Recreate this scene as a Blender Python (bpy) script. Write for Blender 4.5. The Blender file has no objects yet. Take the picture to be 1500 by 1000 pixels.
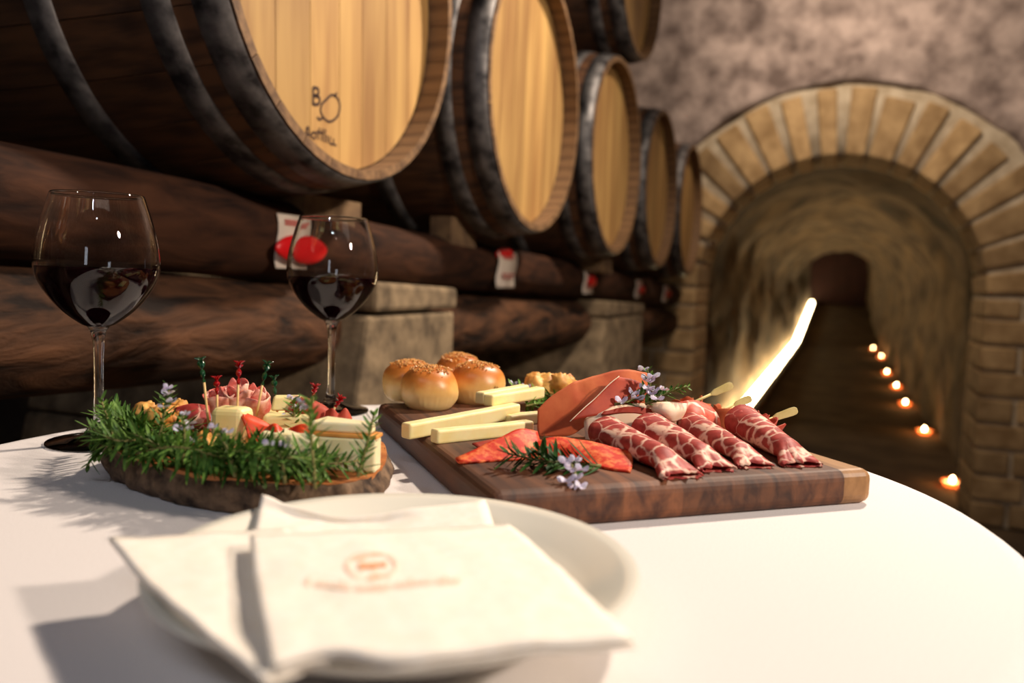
import bpy, bmesh, math, random
from mathutils import Vector, Matrix, noise
random.seed(7)
SC = bpy.context.scene
COL = SC.collection

# ------------------------------------------------------------------ camera
FPX = 1211.0
YAW, PITCH, ROLL = math.radians(21.4), math.atan(95 / FPX), math.radians(2.0)
TZ = 1.05                                   # table top height
CAM = Vector((0, 0, TZ + 0.16))
FW = Vector((-math.sin(YAW) * math.cos(PITCH), math.cos(YAW) * math.cos(PITCH), -math.sin(PITCH)))
R0 = Vector((math.cos(YAW), math.sin(YAW), 0))
U0 = R0.cross(FW)
RT = R0 * math.cos(ROLL) + U0 * math.sin(ROLL)
UP = U0 * math.cos(ROLL) - R0 * math.sin(ROLL)
cd = bpy.data.cameras.new('camera')
cam = bpy.data.objects.new('camera', cd)
COL.objects.link(cam)
m3 = Matrix((RT, UP, -FW)).transposed()
cam.matrix_world = Matrix.Translation(CAM) @ m3.to_4x4()
cd.sensor_width = 22.3
cd.lens = FPX / 1500 * 22.3
cd.clip_start = 0.02
cd.clip_end = 200
cd.dof.use_dof = True
cd.dof.focus_distance = 0.70
cd.dof.aperture_fstop = 2.7
SC.camera = cam

# ------------------------------------------------------------------ world, lights, exposure
w = bpy.data.worlds.new('world')
SC.world = w
w.use_nodes = True
w.node_tree.nodes['Background'].inputs[0].default_value = (0.30, 0.24, 0.20, 1)
w.node_tree.nodes['Background'].inputs[1].default_value = 0.02
SC.view_settings.view_transform = 'Standard'
SC.view_settings.look = 'None'
SC.view_settings.gamma = 1
SC.view_settings.use_curve_mapping = False
SC.view_settings.exposure = 0.14


def lamp(name, loc, target, power, size, color, spread=180):
    l = bpy.data.lights.new(name, 'AREA')
    l.shape = 'DISK'
    l.size = size
    l.energy = power
    l.color = color
    l.spread = math.radians(spread)
    o = bpy.data.objects.new(name, l)
    COL.objects.link(o)
    o.location = loc
    o.rotation_euler = (Vector(target) - Vector(loc)).to_track_quat('-Z', 'Y').to_euler()
    return o


WARM = (1.0, 0.84, 0.68)
lamp('ceiling_lamp_passage', (0.30, 2.10, 2.85), (-0.30, 1.2, 1.05), 44, 0.16, WARM, 150)
lamp('side_fill', (2.30, 0.50, 2.55), (-0.5, 1.0, 1.1), 19, 0.22, (1.0, 0.84, 0.70), 95)  # added fill from the right for napkins, food fronts and barrel heads
lamp('ceiling_lamp_arch', (-0.05, 3.30, 3.05), (0.0, 4.9, 2.1), 14, 0.2, (1.0, 0.82, 0.66), 120)
for k in range(5):
    lamp('ceiling_spot', (-0.9 + 0.55 * k, -1.3, 3.0), (-0.3 + 0.3 * k, 0.4, 1.0), 1.6, 0.06, (0.80, 0.86, 1.0), 140)
dl = lamp('tall_cool_fill', (1.2, -3.0, 1.5), (0.0, 0.5, 1.1), 3.5, 0.5, (0.82, 0.88, 1.0), 160)  # added tall cool light: table fill and an upright streak in the glasses
dl.data.shape = 'RECTANGLE'
dl.data.size = 0.35
dl.data.size_y = 1.7


# ------------------------------------------------------------------ pixel helpers (photo frame 1500 x 1000)
def ray(u, v):
    return FW * FPX + RT * (u - 750) + UP * (500 - v)


def at(u, v, z=TZ):
    d = ray(u, v)
    return CAM + d * ((z - CAM.z) / d.z)


def atx(u, v, x):
    d = ray(u, v)
    return CAM + d * ((x - CAM.x) / d.x)


def dep(p):
    return (Vector(p) - CAM).dot(FW)


def pd(u, v, depth):
    return CAM + ray(u, v) * (depth / FPX)


# ------------------------------------------------------------------ object helpers
def wloc(o):
    p = Vector((0, 0, 0))
    while o is not None:
        p += o.location
        o = o.parent
    return p


def tag(o, label, cat, group=None, kind=None):
    if label:
        o['label'] = label
    if cat:
        o['category'] = cat
    if group:
        o['group'] = group
    if kind:
        o['kind'] = kind
    return o


def thing(name, label, cat, loc, group=None):
    o = bpy.data.objects.new(name, None)
    COL.objects.link(o)
    o.empty_display_size = 0.02
    o.location = loc
    return tag(o, label, cat, group)


def build(name, V, F, mat, parent=None, origin=None, smooth=True):
    org = wloc(parent) if parent is not None else Vector(origin if origin is not None else (0, 0, 0))
    me = bpy.data.meshes.new(name)
    me.from_pydata([tuple(Vector(v) - org) for v in V], [], F)
    me.update()
    if smooth:
        for p in me.polygons:
            p.use_smooth = True
    o = bpy.data.objects.new(name, me)
    COL.objects.link(o)
    if mat:
        me.materials.append(mat)
    if parent is not None:
        o.parent = parent
    else:
        o.location = org
    return o


def place_copy(o, parent=None, loc=None, rot=None):
    c = o.copy()
    COL.objects.link(c)
    if parent is not None:
        c.parent = parent
    if loc is not None:
        c.location = loc
    if rot is not None:
        c.rotation_euler = rot
    return c


def bevel(o, wd, seg=2, ang=35):
    m = o.modifiers.new('bevel', 'BEVEL')
    m.width = wd
    m.segments = seg
    m.limit_method = 'ANGLE'
    m.angle_limit = math.radians(ang)
    return o


def solid(o, t, off=0):
    m = o.modifiers.new('solid', 'SOLIDIFY')
    m.thickness = t
    m.offset = off
    return o


def structure(o):
    o['kind'] = 'structure'
    return o


def merge(*parts):
    V, F = [], []
    for v, f in parts:
        k = len(V)
        V += list(v)
        F += [tuple(i + k for i in q) for q in f]
    return V, F


def box(x0, x1, y0, y1, z0, z1):
    V = [(x0, y0, z0), (x1, y0, z0), (x1, y1, z0), (x0, y1, z0), (x0, y0, z1), (x1, y0, z1), (x1, y1, z1), (x0, y1, z1)]
    return V, [(0, 3, 2, 1), (4, 5, 6, 7), (0, 1, 5, 4), (1, 2, 6, 5), (2, 3, 7, 6), (3, 0, 4, 7)]


def lathe(prof, n=48, c=(0, 0, 0)):
    V, F, idx = [], [], []
    for r, z in prof:
        if r < 1e-6:
            idx.append([len(V)])
            V.append((c[0], c[1], c[2] + z))
        else:
            idx.append(list(range(len(V), len(V) + n)))
            V += [(c[0] + r * math.cos(2 * math.pi * k / n), c[1] + r * math.sin(2 * math.pi * k / n), c[2] + z) for k in range(n)]
    for a, b in zip(idx, idx[1:]):
        for k in range(n):
            k2 = (k + 1) % n
            if len(a) == 1 and len(b) == 1:
                continue
            if len(a) == 1:
                F.append((a[0], b[k2], b[k]))
            elif len(b) == 1:
                F.append((a[k], a[k2], b[0]))
            else:
                F.append((a[k], a[k2], b[k2], b[k]))
    return V, F


def catmull(P, k):
    P = [Vector(p) for p in P]
    n = len(P)
    out = []
    for i in range(n - 1):
        p0 = P[i - 1] if i > 0 else P[0] * 2 - P[1]
        p1, p2 = P[i], P[i + 1]
        p3 = P[i + 2] if i + 2 < n else P[n - 1] * 2 - P[n - 2]
        for j in range(k):
            t = j / k
            out.append(0.5 * ((2 * p1) + (p2 - p0) * t + (2 * p0 - 5 * p1 + 4 * p2 - p3) * t * t + (3 * p1 - p0 - 3 * p2 + p3) * t ** 3))
    out.append(P[-1].copy())
    return out


def tube(path, rad, n=8, cap=True):
    P = [Vector(p) for p in path]
    if not isinstance(rad, (list, tuple)):
        rad = [rad] * len(P)
    V, F = [], []
    nrm = None
    for i, p in enumerate(P):
        t = (P[min(i + 1, len(P) - 1)] - P[max(i - 1, 0)]).normalized()
        if nrm is None:
            nrm = t.orthogonal().normalized()
        nrm = (nrm - t * nrm.dot(t)).normalized()
        b = t.cross(nrm)
        for k in range(n):
            a = 2 * math.pi * k / n
            V.append(p + (nrm * math.cos(a) + b * math.sin(a)) * rad[i])
    for i in range(len(P) - 1):
        for k in range(n):
            k2 = (k + 1) % n
            F.append((i * n + k, i * n + k2, (i + 1) * n + k2, (i + 1) * n + k))
    if cap:
        F.append(tuple(range(n - 1, -1, -1)))
        F.append(tuple((len(P) - 1) * n + k for k in range(n)))
    return V, F


def gridmesh(rows):
    n = len(rows[0])
    V = [p for r in rows for p in r]
    F = []
    for i in range(len(rows) - 1):
        for j in range(n - 1):
            a = i * n + j
            F.append((a, a + 1, a + n + 1, a + n))
    return V, F


def upsample(ctrl, k):
    rows = [catmull(r, k) for r in ctrl]
    cols = [catmull([r[j] for r in rows], k) for j in range(len(rows[0]))]
    return [[cols[j][i] for j in range(len(cols))] for i in range(len(cols[0]))]


def lump(c, rx, ry, rz, amp, sc, seed, nu=28, nv=16, flat=None):
    V, F = [], []
    off = Vector((seed * 3.1, seed * 1.7, seed * 0.9))
    for i in range(nv + 1):
        th = math.pi * i / nv
        for j in range(nu):
            ph = 2 * math.pi * j / nu
            d = Vector((math.sin(th) * math.cos(ph), math.sin(th) * math.sin(ph), math.cos(th)))
            s = 1 + amp * noise.noise(d * sc + off) + amp * 0.5 * noise.noise(d * sc * 2.3 + off)
            p = Vector((d.x * rx * s, d.y * ry * s, d.z * rz * s))
            if flat is not None and p.z < -flat:
                p.z = -flat
            V.append(Vector(c) + p)
    for i in range(nv):
        for j in range(nu):
            j2 = (j + 1) % nu
            F.append((i * nu + j, (i + 1) * nu + j, (i + 1) * nu + j2, i * nu + j2))
    return V, F


# ------------------------------------------------------------------ materials
def srgb(r, g, b):
    f = lambda c: (c / 255 / 12.92) if c / 255 <= 0.04045 else ((c / 255 + 0.055) / 1.055) ** 2.4
    return (f(r), f(g), f(b), 1)


class NT:
    def __init__(self, name):
        self.m = bpy.data.materials.new(name)
        self.m.use_nodes = True
        self.t = self.m.node_tree
        self.b = self.t.nodes['Principled BSDF']

    def n(self, ty, **kw):
        x = self.t.nodes.new(ty)
        for k, v in kw.items():
            setattr(x, k, v)
        return x

    def l(self, a, b):
        self.t.links.new(a, b)

    def coords(self, scale=(1, 1, 1), src='Object'):
        tc = self.n('ShaderNodeTexCoord')
        mp = self.n('ShaderNodeMapping')
        mp.inputs['Scale'].default_value = scale
        self.l(tc.outputs[src], mp.inputs['Vector'])
        return mp.outputs['Vector']

    def noise(self, vec, scale, detail=4, rough=0.55, dist=0.0):
        x = self.n('ShaderNodeTexNoise')
        x.inputs['Scale'].default_value = scale
        x.inputs['Detail'].default_value = detail
        x.inputs['Roughness'].default_value = rough
        x.inputs['Distortion'].default_value = dist
        self.l(vec, x.inputs['Vector'])
        return x.outputs['Fac']

    def ramp(self, fac, stops):
        r = self.n('ShaderNodeValToRGB')
        e = r.color_ramp.elements
        while len(e) < len(stops):
            e.new(0.5)
        for i, (p, c) in enumerate(stops):
            e[i].position = p
            e[i].color = c
        self.l(fac, r.inputs['Fac'])
        return r.outputs['Color']

    def mix(self, fac, a, b, mode='MIX'):
        x = self.n('ShaderNodeMix', data_type='RGBA', blend_type=mode)
        if isinstance(fac, (int, float)):
            x.inputs[0].default_value = fac
        else:
            self.l(fac, x.inputs[0])
        for s, i in ((a, 6), (b, 7)):
            if isinstance(s, tuple):
                x.inputs[i].default_value = s
            else:
                self.l(s, x.inputs[i])
        return x.outputs[2]

    def vary(self, col, amt):
        oi = self.n('ShaderNodeObjectInfo')
        hs = self.n('ShaderNodeHueSaturation')
        mr = self.n('ShaderNodeMapRange')
        mr.inputs[3].default_value = 1 - amt
        mr.inputs[4].default_value = 1 + amt
        self.l(oi.outputs['Random'], mr.inputs[0])
        self.l(mr.outputs[0], hs.inputs['Value'])
        self.l(col, hs.inputs['Color'])
        return hs.outputs['Color']

    def bump(self, fac, strength, dist=0.002):
        b = self.n('ShaderNodeBump')
        b.inputs['Strength'].default_value = strength
        b.inputs['Distance'].default_value = dist
        self.l(fac, b.inputs['Height'])
        self.l(b.outputs[0], self.b.inputs['Normal'])

    def done(self, col=None, rough=0.6, metal=0.0, spec=None, sss=0.0, sssr=(0.003, 0.0012, 0.0006)):
        if col is not None:
            if isinstance(col, tuple):
                self.b.inputs['Base Color'].default_value = col
            else:
                self.l(col, self.b.inputs['Base Color'])
        self.b.inputs['Roughness'].default_value = rough
        self.b.inputs['Metallic'].default_value = metal
        if spec is not None:
            self.b.inputs['Specular IOR Level'].default_value = spec
        if sss:
            self.b.inputs['Subsurface Weight'].default_value = sss
            self.b.inputs['Subsurface Radius'].default_value = sssr
            self.b.inputs['Subsurface Scale'].default_value = 1.0
        return self.m


def nmat(name, c1, c2, scale, stretch=(1, 1, 1), rough=0.6, bump=0.0, bdist=0.002, detail=4, vary=0.0, lo=0.35, hi=0.65, metal=0.0, spec=None, sss=0.0, dist=0.0):
    t = NT(name)
    v = t.coords(stretch)
    f = t.noise(v, scale, detail, 0.55, dist)
    c = t.ramp(f, [(lo, srgb(*c1)), (hi, srgb(*c2))])
    if vary:
        c = t.vary(c, vary)
    if bump:
        t.bump(f, bump, bdist)
    return t.done(c, rough, metal, spec, sss)


M = {}
M['rock'] = nmat('rock', (112, 96, 88), (192, 172, 160), 7, rough=0.95, bump=0.8, bdist=0.03, detail=8)
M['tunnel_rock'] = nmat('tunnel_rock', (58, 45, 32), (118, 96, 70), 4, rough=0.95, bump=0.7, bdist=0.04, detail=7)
M['brick'] = nmat('brick', (146, 116, 76), (188, 156, 110), 9, rough=0.9, bump=0.4, bdist=0.006, vary=0.22)
M['mortar'] = nmat('mortar', (176, 158, 130), (208, 192, 164), 14, rough=0.95, bump=0.5, bdist=0.008)
M['stone_block'] = nmat('stone_block', (82, 68, 50), (140, 120, 92), 17, rough=0.9, bump=0.6, bdist=0.008, detail=7, vary=0.08)
M['floor'] = nmat('cellar_floor', (60, 46, 32), (104, 84, 58), 3, rough=0.85, bump=0.4, bdist=0.01, detail=6)
M['dark_wall'] = nmat('dark_wall', (52, 44, 38), (84, 72, 60), 5, rough=0.95, bump=0.6, bdist=0.02)
M['log'] = nmat('log_wood', (24, 14, 8), (92, 60, 38), 5, (5, 1.3, 5), rough=0.85, spec=0.25, bump=1.0, bdist=0.014, detail=8, dist=0.6)
M['log_dark'] = nmat('log_wood_dark', (30, 16, 10), (70, 42, 26), 6, (5, 1.2, 5), rough=0.85, spec=0.2, bump=0.5, bdist=0.006, detail=8, dist=0.6)
M['stave'] = nmat('stave_oak', (50, 30, 17), (92, 59, 34), 9, (0.6, 6, 6), rough=0.6, bump=0.25, bdist=0.003, vary=0.12)
M['head'] = nmat('head_oak', (148, 108, 60), (184, 146, 86), 4, (5, 5, 0.5), rough=0.65, bump=0.08, bdist=0.002, detail=3, vary=0.17, dist=0.2)
M['stave_raw'] = nmat('stave_raw_oak', (92, 66, 42), (136, 103, 68), 9, (0.6, 6, 6), rough=0.7, bump=0.2, bdist=0.002, vary=0.10)
M['hoop'] = nmat('hoop_steel', (44, 42, 44), (132, 128, 126), 26, rough=0.55, bump=0.3, bdist=0.001, metal=0.6, detail=9)
M['ink'] = NT('stencil_ink').done(srgb(62, 36, 20), 0.8)
M['cloth'] = nmat('tablecloth_white', (224, 217, 214), (234, 228, 225), 900, rough=0.9, bump=0.25, bdist=0.0004, detail=1)
M['table_metal'] = NT('table_metal').done(srgb(120, 120, 122), 0.35, 0.9)
M['plate'] = NT('plate_glaze').done(srgb(232, 228, 214), 0.16, spec=0.6)
M['napkin'] = nmat('napkin_paper', (250, 240, 224), (253, 246, 234), 160, rough=0.95, bump=0.3, bdist=0.0006)
M['napkin_ink'] = NT('napkin_ink').done(srgb(250, 186, 138), 0.9)
M['napkin_ink_pale'] = NT('napkin_ink_pale').done(srgb(252, 222, 200), 0.9)
M['board'] = nmat('board_wood', (66, 34, 20), (122, 74, 44), 10, (9, 0.9, 5), rough=0.6, bump=0.15, bdist=0.001, detail=7, vary=0.42, dist=0.5)
M['board_sap'] = nmat('board_sapwood', (128, 90, 54), (168, 124, 78), 10, (9, 0.9, 5), rough=0.45, bump=0.15, bdist=0.001, detail=6)
M['slab'] = nmat('slab_wood', (164, 92, 40), (206, 132, 66), 22, (1, 3, 3), rough=0.6, bump=0.15, bdist=0.001, detail=5)
M['bark'] = nmat('bark', (48, 34, 25), (128, 102, 78), 70, rough=0.95, bump=1.0, bdist=0.004, detail=7)
M['needle'] = nmat('rosemary_needle', (44, 86, 26), (112, 148, 62), 120, rough=0.6, detail=2, spec=0.25, vary=0.2)
M['needle_dark'] = nmat('rosemary_needle_dark', (26, 58, 24), (62, 98, 40), 120, rough=0.6, detail=2, spec=0.2, vary=0.2)
M['stem'] = nmat('rosemary_stem', (110, 108, 56), (150, 140, 84), 90, rough=0.7)
M['petal'] = nmat('petal_lilac', (206, 192, 218), (242, 236, 246), 160, rough=0.7, sss=0.2)
M['cheese'] = nmat('cheese', (242, 222, 150), (250, 236, 178), 40, rough=0.5, bump=0.1, bdist=0.0006, sss=0.25)
M['cheese_white'] = nmat('cheese_white', (244, 228, 174), (252, 242, 204), 40, rough=0.5, bump=0.12, bdist=0.0006, sss=0.25)
M['rind'] = nmat('cheese_rind', (206, 128, 50), (226, 160, 80), 60, rough=0.6)
M['dough'] = nmat('fried_dough', (196, 118, 40), (238, 184, 98), 70, rough=0.55, bump=0.3, bdist=0.001, sss=0.1)
M['crumb'] = nmat('sugar_crumb', (190, 122, 54), (232, 184, 112), 300, rough=0.35)
M['ham'] = nmat('dry_ham', (176, 78, 42), (206, 112, 66), 30, rough=0.72, spec=0.25, bump=0.12, bdist=0.0008, sss=0.1, detail=5)
M['ham_dark'] = nmat('dry_ham_dark', (146, 42, 28), (190, 78, 52), 30, rough=0.6, spec=0.3, bump=0.12, bdist=0.0008, sss=0.1)
M['fat'] = nmat('ham_fat', (236, 200, 168), (248, 226, 202), 40, rough=0.7, spec=0.25, sss=0.2)
M['ham_pink'] = nmat('ham_pink', (206, 104, 92), (242, 200, 178), 55, rough=0.45, sss=0.15, lo=0.42, hi=0.6)
M['pepper'] = nmat('red_salami', (206, 50, 20), (232, 84, 36), 45, rough=0.4, sss=0.1)
M['bamboo'] = nmat('bamboo', (206, 188, 116), (228, 212, 150), 60, (1, 1, 1), rough=0.5)
M['pick_wood'] = nmat('pick_wood', (222, 180, 110), (236, 202, 140), 60, rough=0.6)
M['pier_wood'] = nmat('chock_wood', (84, 62, 42), (122, 96, 66), 24, rough=0.85, bump=0.3)
M['red_plastic'] = NT('red_plastic').done(srgb(206, 18, 24), 0.35)
M['paper'] = nmat('tag_paper', (206, 190, 172), (226, 212, 196), 20, rough=0.9)
M['paper_ink'] = NT('tag_ink').done(srgb(190, 110, 100), 0.9)
M['door'] = nmat('tunnel_door', (44, 16, 14), (62, 26, 20), 6, rough=0.8)


def marbled(name, red1, red2, white, cell, th):
    t = NT(name)
    v = t.coords((1, 1, 1))
    nz = t.n('ShaderNodeTexNoise')
    nz.inputs['Scale'].default_value = 60
    nz.inputs['Detail'].default_value = 3
    t.l(v, nz.inputs['Vector'])
    ad = t.n('ShaderNodeVectorMath', operation='MULTIPLY_ADD')
    t.l(nz.outputs['Color'], ad.inputs[0])
    ad.inputs[1].default_value = (0.012, 0.012, 0.012)
    t.l(v, ad.inputs[2])
    vo = t.n('ShaderNodeTexVoronoi', feature='DISTANCE_TO_EDGE')
    vo.inputs['Scale'].default_value = cell
    t.l(ad.outputs[0], vo.inputs['Vector'])
    f2 = t.noise(v, 160, 5)
    reds = t.ramp(f2, [(0.3, srgb(*red1)), (0.7, srgb(*red2))])
    wid = t.noise(v, 45, 2)
    sub = t.n('ShaderNodeMath', operation='MULTIPLY_ADD')
    t.l(wid, sub.inputs[0])
    sub.inputs[1].default_value = -0.60
    t.l(vo.outputs['Distance'], sub.inputs[2])
    mr = t.n('ShaderNodeMapRange')
    mr.inputs[1].default_value = th - 0.045
    mr.inputs[2].default_value = th + 0.045
    t.l(sub.outputs[0], mr.inputs[0])
    c = t.mix(mr.outputs[0], srgb(*white), reds)
    t.bump(f2, 0.15, 0.0008)
    return t.done(c, 0.55, spec=0.35, sss=0.12)


M['coppa'] = marbled('coppa_marbled', (140, 34, 34), (184, 70, 60), (240, 196, 172), 68, -0.255)
M['chorizo'] = nmat('chorizo', (200, 42, 14), (240, 140, 78), 150, rough=0.55, spec=0.3, bump=0.15, bdist=0.0008, detail=4, lo=0.46, hi=0.72)
M['prosciutto'] = marbled('prosciutto', (186, 60, 46), (214, 104, 78), (246, 218, 196), 40, -0.29)

# bun crust: browned top over a paler, pleated foot
t = NT('bun_crust')
v = t.coords((1, 1, 1))
sx = t.n('ShaderNodeSeparateXYZ')
t.l(v, sx.inputs[0])
nf = t.noise(v, 60, 4)
ad = t.n('ShaderNodeMath', operation='MULTIPLY_ADD')
t.l(nf, ad.inputs[0])
ad.inputs[1].default_value = 0.016
t.l(sx.outputs['Z'], ad.inputs[2])
mr = t.n('ShaderNodeMapRange')
mr.inputs[1].default_value = 0.016
mr.inputs[2].default_value = 0.052
t.l(ad.outputs[0], mr.inputs[0])
c = t.ramp(mr.outputs[0], [(0.0, srgb(244, 212, 146)), (0.34, srgb(234, 184, 106)), (0.62, srgb(208, 128, 50)), (1.0, srgb(172, 92, 36))])
M['bun'] = t.done(c, 0.38, sss=0.1)

# glass, wine, plastic, light-givers
t = NT('clear_glass')
t.b.inputs['Transmission Weight'].default_value = 1
t.b.inputs['IOR'].default_value = 1.48
M['glass'] = t.done((1, 1, 1, 1), 0.0)
t = NT('red_wine')
t.b.inputs['IOR'].default_value = 1.34
M['wine'] = t.done((0.010, 0.0015, 0.003, 1), 0.05, spec=0.0)


def plastic(name, c):
    t = NT(name)
    t.b.inputs['Transmission Weight'].default_value = 0.5
    return t.done(srgb(*c), 0.15)


M['green_plastic'] = plastic('green_plastic', (16, 84, 48))
M['clear_red_plastic'] = plastic('clear_red_plastic', (190, 16, 30))


def emit(name, c, s):
    t = NT(name)
    t.b.inputs['Emission Color'].default_value = c
    t.b.inputs['Emission Strength'].default_value = s
    return t.done((0.8, 0.7, 0.5, 1), 0.6)


M['led'] = emit('led_tube', (1.0, 0.78, 0.42, 1), 24)
M['flame'] = emit('candle_flame', (1.0, 0.66, 0.30, 1), 60)
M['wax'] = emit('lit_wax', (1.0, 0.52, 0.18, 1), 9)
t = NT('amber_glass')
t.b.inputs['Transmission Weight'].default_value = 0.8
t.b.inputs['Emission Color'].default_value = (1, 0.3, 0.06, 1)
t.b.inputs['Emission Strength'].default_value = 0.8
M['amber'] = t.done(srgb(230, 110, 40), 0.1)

# ================================================================== the cellar shell
YW = 4.84                      # face of the wall with the arch
AX, AZ = -0.03, 1.19          # centre of the arch
R_IN, R_OUT = 0.735, 1.10
X0, X1, Y0, ZC = -1.95, 3.0, -3.2, 3.35


def rocky(p, amp, sc):
    return amp * (noise.noise(Vector(p) * sc) + 0.5 * noise.noise(Vector(p) * sc * 2.7) + 0.25 * noise.noise(Vector(p) * sc * 6.1))


# wall with the opening: grid from the opening's outline out to the room's outline
inner, outer = [], []
for k in range(13):
    z = AZ * k / 12
    inner.append((AX - R_OUT - 0.02, z)); outer.append((X0 - 0.1, z))
for k in range(1, 48):
    a = math.pi - math.pi * k / 48
    c, s = math.cos(a), math.sin(a)
    inner.append((AX + (R_OUT + 0.02) * c, AZ + (R_OUT + 0.02) * s))
    tx = ((X1 + 0.1 - AX) / c) if c > 1e-6 else (((X0 - 0.1) - AX) / c if c < -1e-6 else 1e9)
    tz = (ZC + 0.2 - AZ) / s
    tt = min(tx, tz)
    outer.append((AX + tt * c, AZ + tt * s))
for k in range(12, -1, -1):
    z = AZ * k / 12
    inner.append((AX + R_OUT + 0.02, z)); outer.append((X1 + 0.1, z))
rows = []
NJ = 44
for (ix, iz), (ox, oz) in zip(inner, outer):
    r = [Vector((ix, YW + 0.16, iz))]
    for j in range(NJ + 1):
        q = j / NJ
        x, z = ix + (ox - ix) * q, iz + (oz - iz) * q
        lip = 0.05 * math.exp(-q * 30)
        r.append(Vector((x, YW - 0.03 + lip * 0.4 + rocky((x, 0, z), 0.075, 2.2), z)))
    rows.append(r)
wall_end = structure(build('wall_end', *gridmesh(rows), M['rock'], origin=(0, YW, 0)))

# mortar bed behind the arch stones, set back from their faces
Vm, Fm = [], []
prof = [(AX - 1.0, 0.0)]
ring = []
N = 48
for k in range(N + 1):
    a = math.pi - math.pi * k / N
    ring.append((math.cos(a), math.sin(a)))
rows = []
for rr in (R_IN + 0.012, R_OUT + 0.03):
    row = [Vector((AX - rr, YW + 0.018, 0))]
    row += [Vector((AX + rr * c, YW + 0.018, AZ + rr * s)) for c, s in ring]
    row.append(Vector((AX + rr, YW + 0.018, 0)))
    rows.append(row)
row0 = [p + Vector((0, 0.52, 0)) for p in rows[0]]
mort = build('mortar_bed', *gridmesh([row0, rows[0], rows[1]]), M['mortar'], wall_end)

NV = 18
ang = [math.pi * k / NV for k in range(NV + 1)]
for k in range(NV):
    g = random.uniform(0.018, 0.036)
    a0, a1 = ang[k] + g, ang[k + 1] - g
    if k % 5 == 2:
        a0 -= 0.012; a1 += 0.012
    ro = R_OUT - random.uniform(0.0, 0.05)
    ri = R_IN
    V = []
    for y in (YW - random.uniform(0.0, 0.012), YW + 0.50):
        for r_, a in ((ri, a0), (ro, a0 + 0.006), (ro, a1 - 0.006), (ri, a1)):
            V.append((AX + r_ * math.cos(a), y, AZ + r_ * math.sin(a)))
    o = build('arch_brick', V, [(0, 1, 2, 3), (7, 6, 5, 4), (0, 4, 5, 1), (1, 5, 6, 2), (2, 6, 7, 3), (3, 7, 4, 0)], M['brick'], wall_end, smooth=False)
    bevel(o, 0.012, 2)
ch = 0.135
for side in (-1, 1):
    for k in range(9):
        z0 = k * ch + 0.008
        z1 = min((k + 1) * ch - 0.010, AZ - 0.012)
        cut = R_IN + (0.24 if k % 2 else 0.17)
        for (xa, xb) in ((R_IN, cut - 0.009), (cut + 0.009, R_OUT - 0.01)):
            xs = sorted((AX + side * xa, AX + side * xb))
            o = build('jamb_brick', *box(xs[0], xs[1], YW - random.uniform(0, 0.012), YW + 0.50, z0, z1), M['brick'], wall_end, smooth=False)
            bevel(o, 0.012, 2)

# tunnel beyond the arch: walls and vault, a floor that ramps up at its end, a dark door
TL, TR, YE, YR = -0.88, 0.86, 28.0, 18.0


def ramp(y):
    return 0.0 if y < YR else (y - YR) * 0.07


rows = []
ny = 90
for i in range(ny + 1):
    y = YW + 0.48 + (YE - YW - 0.48) * (i / ny) ** 1.5
    zz = ramp(y)
    row = []
    cx, hw = (TL + TR) / 2, (TR - TL) / 2
    wob = 0.075 if y > YW + 1.3 else 0.02
    pr = [(-hw, zz + AZ * q / 8) for q in range(8)]
    pr += [(-hw * math.cos(math.pi * q / 20), zz + AZ + 0.80 * math.sin(math.pi * q / 20)) for q in range(21)]
    pr += [(hw, zz + AZ * (7 - q) / 8) for q in range(8)]
    for (px, pz) in pr:
        n_ = rocky((px * 0.8, y * 0.9, pz * 0.8), wob * 1.5, 1.6)
        d = Vector((px, 0, max(pz - zz - AZ, 0)))
        d = d.normalized() if d.length > 1e-4 else Vector((0, 0, 1))
        q = Vector((cx + px, y, pz)) + d * n_
        if px < 0 and pz - zz < 0.5:
            q.x = min(q.x, TL + 0.04)      # the wall foot stays behind the light tubes
        if pz - zz < 0.01:
            q.z = zz - 0.02
        row.append(q)
    rows.append(row)
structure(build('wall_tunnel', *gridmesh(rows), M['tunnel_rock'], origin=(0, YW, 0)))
V, F = box(TL - 0.3, TR + 0.3, YE - 0.02, YE + 0.1, ramp(YE) - 0.05, ramp(YE) + 2.4)
structure(build('door_1', V, F, M['door'], origin=(0, YE, 0), smooth=False))
for k in range(5):
    x = TL + 0.06 + k * 0.365
    bevel(build('door_plank', *box(x, x + 0.35, YE - 0.05, YE - 0.015, ramp(YE), ramp(YE) + 2.1), M['door'], bpy.data.objects['door_1'], smooth=False), 0.008, 1)

rows = []
for i in range(61):
    y = Y0 - 0.1 + (YE - Y0 + 0.1) * i / 60
    rows.append([Vector((x, y, ramp(y) + (0.008 * noise.noise(Vector((x * 2, y * 2, 0))) - 0.004))) for x in [X0 - 0.1 + (X1 - X0 + 0.2) * j / 24 for j in range(25)]])
structure(build('floor', *gridmesh(rows), M['floor'], origin=(0, 0, 0)))
rows = [[Vector((X0 + rocky((0, y * 0.25, z * 0.2), 0.05, 3), y * 0.25, z * 0.2)) for z in range(18)] for y in range(-13, 21)]
structure(build('wall_left', *gridmesh(rows), M['dark_wall'], origin=(X0, 0, 0)))
rows = [[Vector((X1 - rocky((5, y * 0.25, z * 0.2), 0.05, 3), y * 0.25, z * 0.2)) for z in range(18)] for y in range(-13, 21)]
structure(build('wall_right', *gridmesh(rows), M['rock'], origin=(X1, 0, 0)))
rows = [[Vector((X0 - 0.05 + (X1 - X0 + 0.1) * x / 18, Y0 + rocky((x * 0.27, 3, z * 0.2), 0.05, 3), z * 0.2)) for z in range(18)] for x in range(19)]
structure(build('wall_back', *gridmesh(rows), M['rock'], origin=(0, Y0, 0)))
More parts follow.
